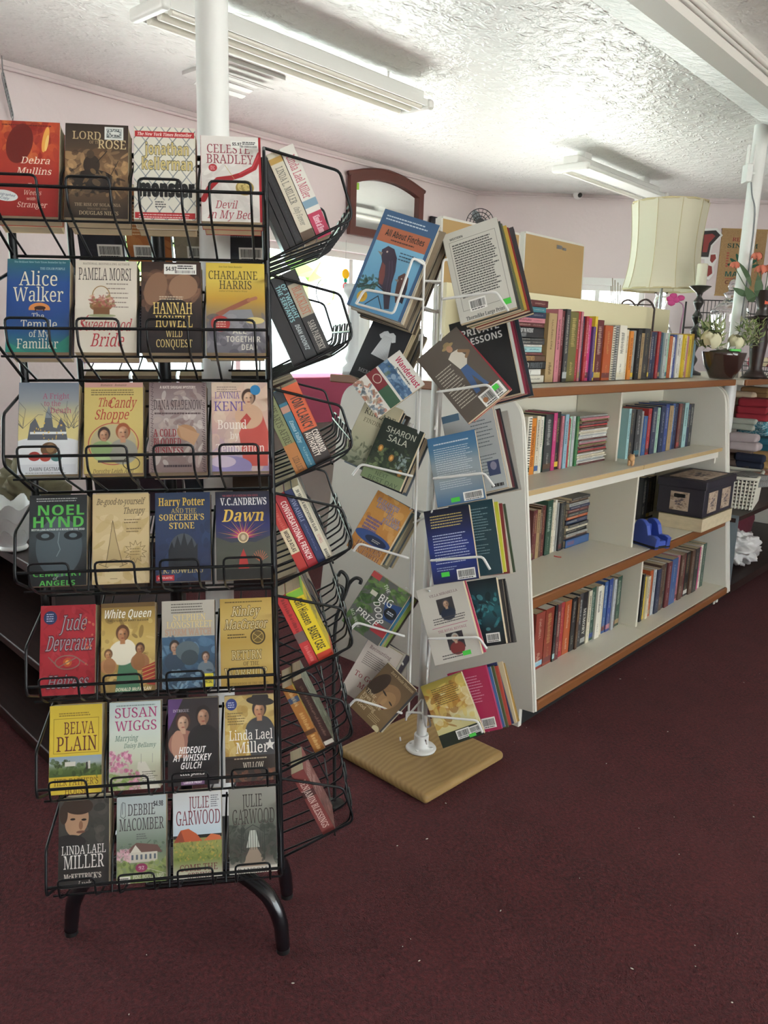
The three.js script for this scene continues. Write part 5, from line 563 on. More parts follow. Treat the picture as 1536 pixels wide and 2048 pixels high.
// ---------------------------------------------------------------- things on the bookcase shelves
{ // blue tape holder
  const p = atY(1296, 1092, S2 + .003).addScaledVector(A, .03), s = new THREE.Shape(); s.moveTo(-.075, 0); s.lineTo(.07, 0); s.lineTo(.078, .05); s.lineTo(.06, .058); s.lineTo(.022, .055); s.lineTo(.008, .10); s.quadraticCurveTo(-.02, .135, -.05, .118); s.quadraticCurveTo(-.07, .10, -.072, .05); s.closePath();
  const g = thing('tape_dispenser', 'chunky blue plastic tape holder on the middle shelf', 'tape holder', [p.x, p.y, p.z], TURN - 20 * DEG), blue = std('#3f55a8', .45);
  const e = new THREE.ExtrudeGeometry(s, { depth: .018, bevelEnabled: true, bevelSize: .003, bevelThickness: .003, bevelSegments: 2 });
  for (const z of [-.048, .026]) { const q = e.clone(); q.rotateY(-Math.PI / 2); q.translate(z + .018, 0, 0); mesh('side_wall', q, blue, g); }
  mesh('tray', [rbox(.09, .035, .14, .006, 0, .0185, 0), rbox(.085, .06, .05, .01, 0, .07, -.05)], blue, g); mesh('foot_strip', rbox(.105, .012, .15, .004, 0, .007, 0), M.black, g);
}
{ // fat old book and keepsake box on it
  const w = .46, d = .235, fwd = cp(1.855, S2, -.145);
  const b = book({ name: 'old_directory', label: 'fat yellowed directory lying flat under the dark keepsake box', w: d, h: w, t: .07, spine: spineOf('#c3b48c', [], []) });
  setM(b, basis(N.clone(), A.clone(), UPV, cp(1.62, S2 + .071, -.018 - d / 2)));
  const g = thing('keepsake_box', 'dark lidded keepsake box with pale picture panels on the fat directory', 'box', [fwd.x, S2 + .073, fwd.z], TURN), dk = std('#2b2832', .6), pale = cover(q => { q.R('#b5a08c'); q.D(['#8c7866', '#cbb8a4', '#75604f'], 5, 5, 90, 150, 40, 4, 16); q.D(['#4a4048', '#5c5058'], 30, 50, 40, 60, 26, 4, 12); });
  mesh('body', rbox(.44, .15, .25, .004, 0, .075, -.005), dk, g); mesh('lid', rbox(.455, .045, .265, .005, 0, .172, -.005), dk, g);
  const panel = (w, h, x, y, z, ry, rx) => { const q = new THREE.BoxGeometry(w, h, .002), u = q.attributes.uv; for (let i = 0; i < 24; i++) u.setXY(i, pale.u0 + (pale.u1 - pale.u0) * u.getX(i), pale.v0 + (pale.v1 - pale.v0) * u.getY(i)); if (rx) q.rotateX(rx); if (ry) q.rotateY(ry); q.translate(x, y, z); const m = mesh('picture_panel', q, null, g); bookMeshes.push([m, pale.at, 'matte']); };
  panel(.1, .1, -.221, .075, -.01, -Math.PI / 2); panel(.13, .11, -.1, .075, .1215); panel(.13, .11, .1, .075, .1215); panel(.34, .19, 0, .196, 0, 0, -Math.PI / 2);
  mesh('handle', rbox(.01, .02, .06, .004, -.224, .105, -.01), M.black, g);
}
{ // little clay animal
  const p = cp(caseA(1264, 905, -.155), S1 + .001, -.155), g = thing('animal_figurine', 'tiny tan four-legged clay figurine on the upper shelf by the divider', 'figurine', [p.x, p.y, p.z], TURN + .3), c = std('#c69a6c', .7);
  const e = (x, y, z, a, b, d) => { const q = new THREE.SphereGeometry(1, 14, 10); q.scale(a, b, d); q.translate(x, y, z); return q; };
  mesh('body', [e(0, .034, 0, .026, .018, .016), e(.027, .036, 0, .013, .012, .011), e(.04, .032, 0, .006, .005, .006)], c, g);
  for (const [x, z] of [[-.015, .008], [-.015, -.008], [.014, .008], [.014, -.008]]) mesh('leg', cyl(.005, .006, .024, x, 0, z, 8), c, g);
  mesh('ear', [e(.022, .048, .008, .004, .006, .002), e(.022, .048, -.008, .004, .006, .002)], c, g);
}
{ // red ribbon hanging from a book
  const p = atY(1108, 1112, S2 + .002); tag(mesh('ribbon', curveTube([p, p.clone().add(V(.012, 0, .012)), p.clone().add(V(.03, 0, .016))], .0022, 8, 5), std('#c8453f', .6)), 'short red bookmark ribbon lying on the middle shelf', 'ribbon');
}
// ---------------------------------------------------------------- on the worktop
function blob(rx, ry, rz, amp, f, seedZ, detail = 24) {
  const g = new THREE.SphereGeometry(1, detail * 2, detail), p = g.attributes.position;
  for (let i = 0; i < p.count; i++) { const x = p.getX(i), y = p.getY(i), z = p.getZ(i), k = 1 + amp * fbm(x * f + seedZ, y * f, z * f, 3) * 2 + amp * .5 * Math.abs(noise.noise(x * f * 1.7, y * f * 2.6 + seedZ, z * f * 1.7)); p.setXYZ(i, x * rx * k, y * ry * k, z * rz * k); }
  g.computeVertexNormals(); return g;
}
{ // backs of two framed pictures
  const mk = (a0, a1, y1, label, tilt) => { const g = thing('picture_frame', label, 'picture frame', cp((a0 + a1) / 2, TOPY, -.72).toArray(), TURN), w = a1 - a0, h = y1 - TOPY; const b = mesh('backing_board', box(w, h, .012, 0, h / 2, 0), M.brownBoard, g); const f = mesh('frame_edge', [box(.012, h + .004, .03, -w / 2 - .006, h / 2, -.01), box(.012, h + .004, .03, w / 2 + .006, h / 2, -.01), box(w, .01, .03, 0, h + .005, -.01)], std('#c9c6bd', .5), g); mesh('hanger', rbox(.05, .018, .004, .001, w * .05, h - .03, .008), M.steel, g); mesh('hanger', rbox(.03, .012, .006, .001, w * .05 + .05, h - .035, .008), M.steel, g); g.rotation.order = 'YXZ'; g.rotation.x = tilt; return g; };
  mk(.22, .80, 1.95, 'brown backing board of a picture, the one nearer the round fan', -.02); mk(.86, 1.43, 1.965, 'brown backing board of a picture with a pale side edge and steel hanger', -.02);
}
{ // table lamp
  const z = -5.35, mid = atZ(1323, 580, z), top = atZ(1345, 407, z), g = thing('table_lamp', 'table lamp with a tall cream panelled shade and cut-glass base', 'lamp', [mid.x, TOPY, z]);
  const y0 = mid.y - TOPY, y1 = top.y - TOPY, R0 = .252, R1 = .236, H = y1 - y0, prof = []; for (let i = 0; i <= 16; i++) { const t = i / 16; prof.push([R0 + (R1 - R0) * t - .03 * Math.sin(Math.pow(t, .8) * Math.PI), y0 + H * t]); }
  const cloth = phy('#d8d2bc', .9, { transmission: .25, thickness: 0, side: THREE.DoubleSide });
  const lg = lathe(prof, 10).toNonIndexed(); lg.computeVertexNormals(); mesh('shade', lg, cloth, g);
  const trim = std('#c4b790', .8); const ring = (r, y) => { const t = new THREE.TorusGeometry(r, .006, 8, 10); t.rotateX(Math.PI / 2); t.translate(0, y, 0); return t; };
  for (const q of [ring(R0, y0), ring(R1, y1)]) mesh('shade_trim', q, trim, g);
  for (let i = 0; i < 10; i++) { const a = i / 10 * 2 * Math.PI + Math.PI / 2; mesh('shade_seam', sweep(prof.map(([r, y]) => V(Math.cos(a) * (r + .001), y, Math.sin(a) * (r + .001))), .0022, 5), trim, g); }
  mesh('stem', cyl(.008, .008, y0 + .1, 0, 0, 0, 10), M.steel, g);
  const bp = [[0, 0], [.075, 0], [.075, .03], [.05, .06], [.085, y0 * .35], [.09, y0 * .5], [.05, y0 * .68], [.032, y0 * .8], [.042, y0 * .86], [.03, y0 * .93], [.045, y0 * .97], [.0, y0 * .98]]; mesh('glass_base', lathe(bp, 14), M.crystal, g);
}
{ // pressed-glass jar with lid
  const p = cp(caseA(1446, 740, -.5), TOPY, -.5), m = Math.hypot(p.x, p.z) / FPX, g = thing('glass_jar', 'cut-glass lidded jar with a pointed finial on the worktop', 'jar', p.toArray()), k = m * 1.02;
  const flute = (pts, n, d) => { const q = lathe(pts, n * 4), a = q.attributes.position; for (let i = 0; i < a.count; i++) { const s = 1 + d * Math.cos(Math.atan2(a.getZ(i), a.getX(i)) * n + a.getY(i) * 40); a.setX(i, a.getX(i) * s); a.setZ(i, a.getZ(i) * s); } q.computeVertexNormals(); return q; };
  mesh('bowl', flute([[0, 2], [22, 2], [20, 8], [8, 14], [8, 34], [14, 42], [24, 60], [29, 100], [30, 104], [27, 104], [20, 62], [10, 46], [0, 44]].map(q => [q[0] * k, q[1] * k]), 18, .06), M.crystal, g);
  mesh('lid', flute([[0, 105], [31, 105], [30, 110], [22, 118], [12, 126], [9, 132], [14, 138], [6, 142], [8, 150], [6, 158], [0, 164]].map(q => [q[0] * k, q[1] * k]), 14, .05), M.crystal, g);
}
function leafGeo(l, w) { const s = new THREE.Shape(); s.moveTo(0, 0); s.quadraticCurveTo(w, l * .4, 0, l); s.quadraticCurveTo(-w, l * .4, 0, 0); const g = new THREE.ExtrudeGeometry(s, { depth: .0006, bevelEnabled: false, curveSegments: 5 }); const p = g.attributes.position; for (let i = 0; i < p.count; i++) p.setZ(i, p.getZ(i) - p.getY(i) * p.getY(i) * .9 / l * .5 + Math.abs(p.getX(i)) * .3); g.computeVertexNormals(); return g; }
function rose(r, petals) { const gs = []; for (let i = 0; i < petals + 6; i++) { const k = i / (petals + 5), q = new THREE.SphereGeometry(r * (.3 + .45 * k), 9, 6, -.75, 1.5, .5, 1.3), t = i * 2.4; q.translate(0, 0, -r * .12 * k); q.rotateX(-.15 - .5 * k); q.rotateY(t); q.translate(0, -r * .15 * k, 0); gs.push(q); const o = q.clone(); const ix = o.index.array; for (let j = 0; j < ix.length; j += 3) { const w = ix[j]; ix[j] = ix[j + 1]; ix[j + 1] = w; } } return gs; }
{ // dark glazed bowl with white roses and greenery
  const p = cp(caseA(1443, 750, -.185), TOPY - .003, -.185), m = Math.hypot(p.x, p.z) / FPX, g = thing('flower_bowl', 'dark brown glazed bowl of white silk roses and pale green sprigs', 'bowl', p.toArray());
  const glaze = phy('#33211c', .2, { clearcoat: .8, clearcoatRoughness: .12 }), k = m;
  const bg = lathe([[0, 1], [20, 1], [22, 4], [32, 22], [37, 42], [38, 48], [35, 48], [31, 26], [20, 8], [0, 6]].map(q => [q[0] * k, q[1] * k]), 60), a = bg.attributes.position; for (let i = 0; i < a.count; i++) { const an = Math.atan2(a.getZ(i), a.getX(i)), s = 1 + .012 * Math.cos(an * 10) * clamp01(a.getY(i) / k / 30); a.setX(i, a.getX(i) * s); a.setZ(i, a.getZ(i) * s); } bg.computeVertexNormals(); mesh('bowl', bg, glaze, g);
  mesh('filling', blob(32 * k, 10 * k, 32 * k, .3, 3, 2, 12).translate(0, 42 * k, 0), std('#5a5648', .9), g); mesh('green_tag', rbox(18 * k, 4 * k, 8 * k, .002, 8 * k, 52 * k, 26 * k), std('#5fd05a', .6), g);
  for (const [x, y, r] of [[-28, 74, 19], [16, 70, 15]]) { const w = mesh('white_rose', rose(r * 1.3 * k, 9), std('#d8d2b0', .85), g); w.position.set(x * k, y * k, 8 * k); w.rotation.x = .5; }
  const lv = [leafGeo(.05, .012), leafGeo(.035, .01)], lm = [std('#8a9a62', .8), std('#a9b184', .8), std('#6c7f52', .8)];
  for (let s = 0; s < 3; s++) { const gs = []; for (let i = 0; i < 90; i++) { const q = lv[i % 2].clone(), right = i % 2; q.rotateX(rr(-1.2, 1.2)); q.rotateY(rr(0, 6.3)); q.rotateZ(rr(-1, 1)); q.translate((right ? rr(22, 62) : rr(-46, -8)) * k, (rr(56, 104) - (right ? 0 : 2)) * k, rr(-14, 10) * k); gs.push(q); } const m2 = mesh('foliage', gs, lm[s], g); m2.userData.kind = 'stuff'; }
  mesh('stems', [[-28, 74], [16, 70], [40, 80], [-36, 90], [52, 84]].map(([x, y]) => curveTube([[0, 40 * k, 0], [x * k * .6, 60 * k, 0], [x * k, y * k, 0]], .002, 8, 5)), lm[2], g);
}
{ // wire basket of fruit
  const p = cp(caseA(1514, 747, -.22), TOPY, -.22), k = Math.hypot(p.x, p.z) / FPX, g = thing('wire_basket', 'small black wire basket on the worktop beside the flower bowl', 'basket', p.toArray()), gs = [];
  for (const [y, r] of [[2, 24], [10, 26], [18, 27], [26, 28]]) { const t = new THREE.TorusGeometry(r * k, .0022, 6, 28); t.rotateX(Math.PI / 2); t.translate(0, y * k, 0); gs.push(t); }
  mesh('ring_wires', gs, M.black, g); mesh('upright_wires', Array.from({ length: 18 }, (_, i) => { const a = i / 18 * 6.283; return wire([[Math.cos(a) * 24 * k, 1 * k, Math.sin(a) * 24 * k], [Math.cos(a) * 28 * k, 27 * k, Math.sin(a) * 28 * k]], .0016); }), M.black, g);
  [['#8c2c3c', -13, 26, 3], ['#d9cfa8', 2, 26, 13], ['#a83444', 14, 26, -4], ['#c9b98c', -2, 24, -14]].forEach(([c, x, y, z], i) => { const t = mesh('apple', lathe([[0, -8], [5, -8], [8.5, -2], [8.5, 3], [6, 8], [2, 7], [0, 5]].map(q => [q[0] * k, q[1] * k]), 18), std(c, .4)); t.position.set(p.x + x * k, p.y + y * k, p.z + z * k); tag(t, ['dark red artificial apple in the wire basket', 'cream artificial apple in the wire basket', 'brighter red artificial apple at the rim of the wire basket', 'tan artificial apple low in the wire basket'][i], 'apple', 'artificial apples in the wire basket'); });
}
{ // dark vase of coral roses on a dark stand
  const z = -4.75, q = (x, y) => atZ(x, y, z), b = q(1524, 634), k = 4.75 / FPX / .98;
  const st = thing('plant_stand', 'low dark round stand under the rose vase', 'stand', [b.x, TOPY, z]); mesh('stand_top', lathe([[0, b.y - TOPY - .02], [.09, b.y - TOPY - .02], [.095, b.y - TOPY - .01], [.09, b.y - TOPY], [0, b.y - TOPY]], 28), M.dark, st); mesh('stand_leg', lathe([[0, 0], [.08, 0], [.06, .02], [.035, .06], [.05, (b.y - TOPY) * .6], [.03, b.y - TOPY - .02], [0, b.y - TOPY - .02]], 20), M.dark, st);
  const g = thing('rose_vase', 'dark flared vase of coral silk roses with an orange price dot', 'vase', [b.x, b.y + .001, z]);
  mesh('vase', lathe([[0, 0], [13, 0], [14, 3], [11, 10], [11, 18], [16, 34], [20, 48], [18, 48], [13, 34], [8, 18], [0, 14]].map(v => [v[0] * k, v[1] * k]), 28), phy('#2c211f', .35, { clearcoat: .4 }), g); mesh('price_dot', rbox(9 * k, 7 * k, .002, .0008, 0, 26 * k, 13.6 * k), std('#e0593c', .6), g);
  const green2 = std('#4f6648', .7), coral = std('#d0765e', .8);
  for (const [x, y, r] of [[1468, 530, 9], [1512, 512, 10], [1520, 538, 11], [1535, 537, 10]]) { const h = q(x, y).sub(b), w = mesh('rose', rose(r * 1.4 * k, 10), coral, g); w.position.set(h.x, h.y, .01); mesh('stem', curveTube([[0, .1, 0], [h.x * .4, h.y * .45, .0], [h.x, h.y - r * k * .5, .01]], .0025, 10, 5), green2, g); }
  for (const [x, y, l, w, rz, rx] of [[1500, 555, .17, .03, .35, -.1], [1493, 572, .09, .035, 1.2, .4], [1512, 575, .12, .05, .15, .5], [1525, 580, .12, .055, -.3, .5], [1505, 585, .10, .05, .7, .6], [1532, 570, .1, .05, -.8, .3]]) { const h = q(x, y + 20).sub(b), m2 = mesh('leaf', leafGeo(l, w), green2, g); m2.position.set(h.x, h.y, .015); m2.rotation.set(rx, 0, rz); }
}
{ // candle on a turned holder
  const z = -5.0, b = atZ(1401, 572, z), g = thing('candle_holder', 'black turned candle holder with a wide drip dish', 'candle holder', [b.x, TOPY, z]), h = b.y - TOPY, pr = [[0, 0], [.06, 0], [.06, .015], [.02, .03]]; for (let i = 0; i < 5; i++) { const y = .05 + i * (h - .1) / 5; pr.push([.014, y], [.03, y + (h - .1) / 12], [.03, y + (h - .1) / 9], [.014, y + (h - .1) / 6]); } pr.push([.02, h - .04], [.065, h - .004], [.062, h], [0, h]);
  mesh('stem', lathe(pr, 22), phy('#1d1a1a', .35, { clearcoat: .3 }), g); const c = thing('pillar_candle', 'cream pillar candle on the black turned holder', 'candle', [b.x, b.y + .001, z]); mesh('wax', lathe([[0, 0], [.031, 0], [.031, .125], [.027, .13], [.02, .124], [0, .122]], 22), std('#ddd8c2', .55), c); mesh('wick', cyl(.0012, .0012, .012, 0, .12, 0, 6), M.black, c);
}
{ // iron scroll rack with dry sticks, pink orchid
  const z = -4.7, g = thing('iron_scroll_rack', 'brown wrought iron rack with two arches behind the upstand', 'rack'), iron = std('#3a2c28', .5, { metalness: .3 });
  const a = (x, y) => atZ(x, y, z); mesh('arch', curveTube([a(1240, 618), a(1246, 604), a(1257, 600), a(1266, 605), a(1272, 616)], .006, 14, 6), iron, g); mesh('arch', curveTube([a(1272, 616), a(1280, 604), a(1292, 599), a(1302, 605), a(1309, 618)], .006, 14, 6), iron, g); mesh('bar', [wire([a(1238, 608), a(1308, 610)], .004), wire([a(1240, 618), V(a(1240, 618).x, TOPY, z)], .006), wire([a(1309, 618), V(a(1309, 618).x, TOPY, z)], .006)], iron, g);
  const s = thing('dry_sticks', 'bunch of thin dry sticks standing by the iron rack', 'sticks'); for (const [x0, y0, x1] of [[1225, 556, 1240], [1230, 560, 1241], [1236, 565, 1243], [1222, 572, 1239], [1241, 570, 1244]]) mesh('stick', wire([atZ(x0, y0, -4.75), V(atZ(x1, 640, -4.75).x, TOPY, -4.75)], .0025), std('#8a8068', .8), s);
  const o = thing('silk_orchid', 'magenta silk orchid beside the cut-glass lamp base', 'flower'); const pm = std('#b8407c', .7); for (const [x, y] of [[1340, 598], [1347, 592], [1352, 600], [1343, 606], [1362, 596]]) { const q = blob(.022, .016, .008, .15, 2, x, 8); const c = atZ(x, y, -4.7); q.translate(c.x, c.y, c.z); mesh('petal', q, pm, o); } mesh('stem', curveTube([atZ(1350, 600, -4.71), atZ(1366, 610, -4.71), atZ(1362, 650, -4.71), V(atZ(1358, 660, -4.71).x, TOPY, -4.71)], .004, 12, 6), std('#b98aa8', .7), o);
}
{ // plaster column by the window, on the far end of the worktop
  const p = cp(.04, TOPY, -1.02), g = thing('plaster_column', 'white plaster ornamental column at the window end of the worktop', 'ornament', p.toArray()), w = std('#dfe3e2', .75), fl = lathe([[0, 0], [.07, 0], [.07, .03], [.05, .05], [.06, .07], [.045, .1], [.042, .30], [.055, .33], [.07, .35], [.07, .38], [0, .38]], 24);
  const a = fl.attributes.position; for (let i = 0; i < a.count; i++) { const y = a.getY(i); if (y > .09 && y < .31) { const s = 1 + .05 * Math.cos(Math.atan2(a.getZ(i), a.getX(i)) * 12); a.setX(i, a.getX(i) * s); a.setZ(i, a.getZ(i) * s); } } fl.computeVertexNormals(); mesh('column', fl, w, g);
}
// ---------------------------------------------------------------- next shelf unit with textiles
{
  const g = thing('textile_shelf', 'open shelf unit of folded textiles adjoining the white bookcase', 'shelf', cp(2.17, 0, 0).toArray(), TURN);
  mesh('worktop', rbox(2.0, .028, .8, .004, 1.0, 1.282, -.47), M.laminate, g); mesh('worktop_edge', rbox(2.0, .034, .016, .005, 1.0, 1.283, -.062), M.oak, g);
  mesh('back_panel', box(2.0, 1.25, .02, 1.0, .64, -.62), std('#8d8a82', .7), g); mesh('shelf', box(2.0, .025, .6, 1.0, .50, -.32), M.dark, g); mesh('shelf', box(2.0, .05, .6, 1.0, .09, -.30), M.dark, g); mesh('end_panel', box(.02, 1.27, .6, 1.99, .635, -.32), M.whitePaint, g); mesh('grey_panel', box(.004, .46, .15, .004, .3, -.08), std('#6f7a80', .5), g); mesh('plinth', box(2, .065, .5, 1, .0325, -.32), M.toe, g);
  const B = (x, y, n) => onPlane(x, y, CASE0.clone().addScaledVector(N, n), N);
  const bt = thing('wicker_basket', 'white woven basket heaped with textiles on the textile shelf', 'basket', cp(2.64, .515, -.2).toArray(), TURN + .2), wk = std('#d8d4c4', .7);
  for (let i = 0; i < 8; i++) { const y = .012 + i * .022, s = 1 + i * .012; mesh('band', wire([[-.19 * s, y, .13 * s], [.19 * s, y, .13 * s], [.19 * s, y, -.13 * s], [-.19 * s, y, -.13 * s]], .0065, .02, true), wk, bt); }
  for (let i = 0; i < 13; i++) { mesh('stave', wire([[-.18 + i * .03, 0, .133], [-.195 + i * .0325, .185, .146]], .005), wk, bt); mesh('stave', wire([[-.193, 0, -.12 + i * .02], [-.212, .185, -.13 + i * .0217]], .005), wk, bt); }
  mesh('rim', wire([[-.212, .19, .145], [.212, .19, .145], [.212, .19, -.145], [-.212, .19, -.145]], .011, .03, true), wk, bt); mesh('bottom', rbox(.38, .012, .26, .004, 0, .006, 0), wk, bt);
  // folded and rolled cloths
  const rolled = (label, px, py, n, w, h, d, col, tilt, tex) => { const c = B(px, py, n), gs = [], o = thing('folded_cloth', label, 'cloth', c.toArray(), TURN + tilt, 'cloths heaped on the textile shelf'); const m = tex || std(col, .95); const layers = Math.max(2, Math.round(h / .022)); for (let i = 0; i < layers; i++) {
      const lh = 2 * h / layers, q = new RoundedBoxGeometry(w * 2 * rr(.9, 1.04), lh * 1.04, d * 2 * rr(.9, 1.02), 5, lh * .45), P2 = q.attributes.position; q.translate(rr(-.006, .006), -h + lh * (i + .5), rr(-.006, .006));
      for (let j = 0; j < P2.count; j++) { const x = P2.getX(j), y = P2.getY(j), z = P2.getZ(j), e = noise.noise(x * 14 + px, i * 3.1, z * 14), e2 = noise.noise(x * 40, i * 5.3 + px, z * 40); P2.setXYZ(j, x + e2 * .004, y + e * .012 + e2 * .004 - .25 * x * x / w, z + e * .008); } q.computeVertexNormals(); mesh('fold_layer', q, m, o); }
    return o; };
  const striped = (() => { const c = document.createElement('canvas'); c.width = c.height = 128; const q = c.getContext('2d'); q.fillStyle = '#23262c'; q.fillRect(0, 0, 128, 128); q.fillStyle = '#d4d2ca'; for (let i = 0; i < 16; i++) q.fillRect(i * 8, 0, 3, 128); const t = new THREE.CanvasTexture(c); t.colorSpace = THREE.SRGBColorSpace; t.wrapS = t.wrapT = THREE.RepeatWrapping; t.repeat.set(2, 1); return std('#ffffff', .9, { map: t }); })();
  const printed = (() => { const c = document.createElement('canvas'); c.width = c.height = 128; const q = c.getContext('2d'); q.fillStyle = '#3f7c8c'; q.fillRect(0, 0, 128, 128); for (let i = 0; i < 60; i++) { q.fillStyle = ['#c9d6d4', '#9cbcc4', '#2f6474'][i % 3]; q.beginPath(); q.ellipse(rnd() * 128, rnd() * 128, rr(4, 12), rr(3, 8), rnd() * 3, 0, 7); q.fill(); } const t = new THREE.CanvasTexture(c); t.colorSpace = THREE.SRGBColorSpace; t.wrapS = t.wrapT = THREE.RepeatWrapping; t.repeat.set(2, 2); return std('#ffffff', .95, { map: t }); })();
  rolled('cream knitted cloth at the end of the textile heap', 1481, 808, -.3, .045, .085, .1, '#cdb89c', 0); rolled('bright red towel high on the textile heap', 1507, 815, -.2, .075, .07, .1, '#8e2430', .2); rolled('olive green cloth high on the textile heap', 1533, 835, -.28, .12, .1, .1, '#4c4a2c', 0); rolled('tan cloth tucked under the worktop', 1518, 780, -.3, .1, .035, .1, '#8a6844', 0);
  rolled('pale grey-green cloth under the cream one', 1484, 846, -.24, .055, .036, .1, '#a8aca0', 0); rolled('teal and white leaf-print cloth in the textile heap', 1514, 852, -.16, .075, .045, .1, 0, -.2, printed); rolled('lilac grey woolly blanket roll', 1490, 880, -.15, .07, .05, .09, '#b0a4a4', .1); rolled('plain teal cushion in the textile heap', 1526, 888, -.22, .09, .06, .1, '#2f6a7c', 0); rolled('navy cloth low in the textile heap', 1506, 916, -.2, .09, .05, .1, '#23293c', 0); rolled('tan leather pouch low in the textile heap', 1525, 918, -.14, .05, .05, .07, '#b08c5c', 0); rolled('black and white striped cloth hanging over the wicker basket', 1501, 955, -.1, .09, .035, .09, 0, -.5, striped); rolled('coral cloth in the wicker basket', 1529, 952, -.14, .08, .04, .09, '#d08c78', 0); rolled('brown patterned cloth against the bookcase end', 1480, 910, -.28, .06, .06, .1, '#6c5a50', 0);
  const bag = thing('paper_bag', 'crumpled brown paper bag on the lowest textile shelf', 'bag', cp(2.6, .25, -.4).toArray(), TURN); mesh('bag', blob(.13, .11, .08, .3, 2.2, 5, 26).translate(0, .035, 0), std('#9c7c58', .9), bag);
  const pb = thing('plastic_bag', 'crumpled white plastic bag on the lowest textile shelf', 'bag', cp(2.6, .245, -.13).toArray(), TURN); mesh('bag', blob(.19, .095, .12, .42, 3.2, 9, 34), phy('#e2dfdc', .4, { transmission: .15, thickness: 0 }), pb); mesh('bag_handle', [blob(.03, .05, .03, .4, 3, 4, 12).translate(.1, -.05, .06)], std('#e2dfdc', .45), pb);
  const rb = thing('red_cushion', 'dark red cushion behind the paper bag', 'cushion', cp(3.1, .3, -.3).toArray(), TURN); mesh('cushion', blob(.2, .14, .1, .1, 2, 6, 20), std('#5e2430', .9), rb);
}
// ---------------------------------------------------------------- ceiling fittings
function tubeLight(name, label, near, far, width, tubes, bare) {
  const mid = near.clone().add(far).multiplyScalar(.5), L = near.distanceTo(far), g = thing(name, label, 'ceiling light', [mid.x, 0, mid.z], TURN), y = near.y + .08, c = M.metalWhite;
  for (const e of [-.36, .36]) mesh('hanger', bare ? rbox(.1, CEIL - y + .01, .06, .004, e * L, (CEIL + y) / 2, 0) : cyl(.005, .005, CEIL - y + .01, e * L, y - .005, 0, 8), c, g);
  mesh('housing', [rbox(L, .05, .11, .008, 0, y - .03, 0)], c, g);
  if (!bare) { mesh('reflector', [box(L - .04, .006, width, 0, y - .062, 0), box(L - .04, .03, .006, 0, y - .075, width / 2), box(L - .04, .03, .006, 0, y - .075, -width / 2)], c, g); }
  else mesh('reflector', rbox(L - .02, .03, width * .55, .01, 0, y - .075, width * .2), c, g);
  for (const s of [-1, 1]) mesh('end_cap', rbox(.045, .05, width + .03, .018, s * (L / 2 - .01), y - .078, 0, 3), c, g);
  tubes.forEach(z => mesh('tube', [cyl(.0155, .0155, L - .1, 0, 0, 0, 14).rotateZ(Math.PI / 2).translate(L / 2 - .05, y - .088, z)], M.tube, g));
  if (bare) for (let i = 0; i < 4; i++) mesh('socket', rbox(.012, .02, .02, .003, L / 2 + .014, y - .08, -width / 2 + .03 + i * (width - .06) / 3), std('#8f8f8c', .5), g);
}
{
  const n1 = atY(290, 20, 2.6), f1 = atY(836, 217, 2.6); tubeLight('ceiling_light', 'long white fluorescent fitting with unlit tubes above the black book rack', n1, f1, .2, [-.07, 0, .07]);
  const n2 = atY(1140, 335, 2.6), f2 = atY(1312, 395, 2.6), d = A.clone().multiplyScalar(n2.distanceTo(f2)); tubeLight('ceiling_light', 'white fluorescent fitting with a missing cover above the cream lampshade', n2, n2.clone().add(d), .24, [-.07], true);
  const v = atY(468, 152, CEIL - .01), g = thing('air_vent', 'square white ceiling air vent behind the long light fitting', 'vent', [v.x, CEIL, v.z], TURN);
  mesh('frame', [box(.36, .02, .36, 0, -.008, 0)], M.metalWhite, g); for (let i = 0; i < 5; i++) { const s = mesh('vane', box(.3, .004, .035, 0, -.025, -.12 + i * .06), M.metalWhite, g); s.rotation.x = (i < 3 ? -1 : 1) * .25; }
}
{ // security camera
  const p = atZ(1157, 388, BACKZ + .05), g = thing('security_camera', 'small white dome security camera high on the end wall', 'camera', [p.x, p.y, BACKZ + .04]); mesh('mount', rbox(.05, .03, .05, .008, 0, .045, -.005), M.metalWhite, g); mesh('ball', new THREE.SphereGeometry(.042, 20, 14), M.metalWhite, g); const l = new THREE.SphereGeometry(.02, 16, 10); l.translate(.008, -.012, .032); mesh('lens', l, M.blackGloss, g);
}
{ // wifi unit on the post
  const p = atZ(1499, 345, poleR.z + .05), g = thing('wifi_router', 'white wifi unit with two aerials strapped to the post', 'router', [p.x, p.y, poleR.z + .02]); mesh('body', rbox(.035, .1, .07, .006, 0, 0, 0), M.metalWhite, g); mesh('bracket', rbox(.05, .015, .03, .004, .035, .0, 0), M.metalWhite, g); for (const x of [-.008, .03]) mesh('aerial', rbox(.014, .11, .014, .004, x, .1, 0), M.metalWhite, g);
  mesh('cable', curveTube([[.02, -.05, .02], [.03, -.12, .03], [.06, -.2, .025], [.06, -.9, .02]], .004, 16, 6), std('#7c7e80', .5), g);
}
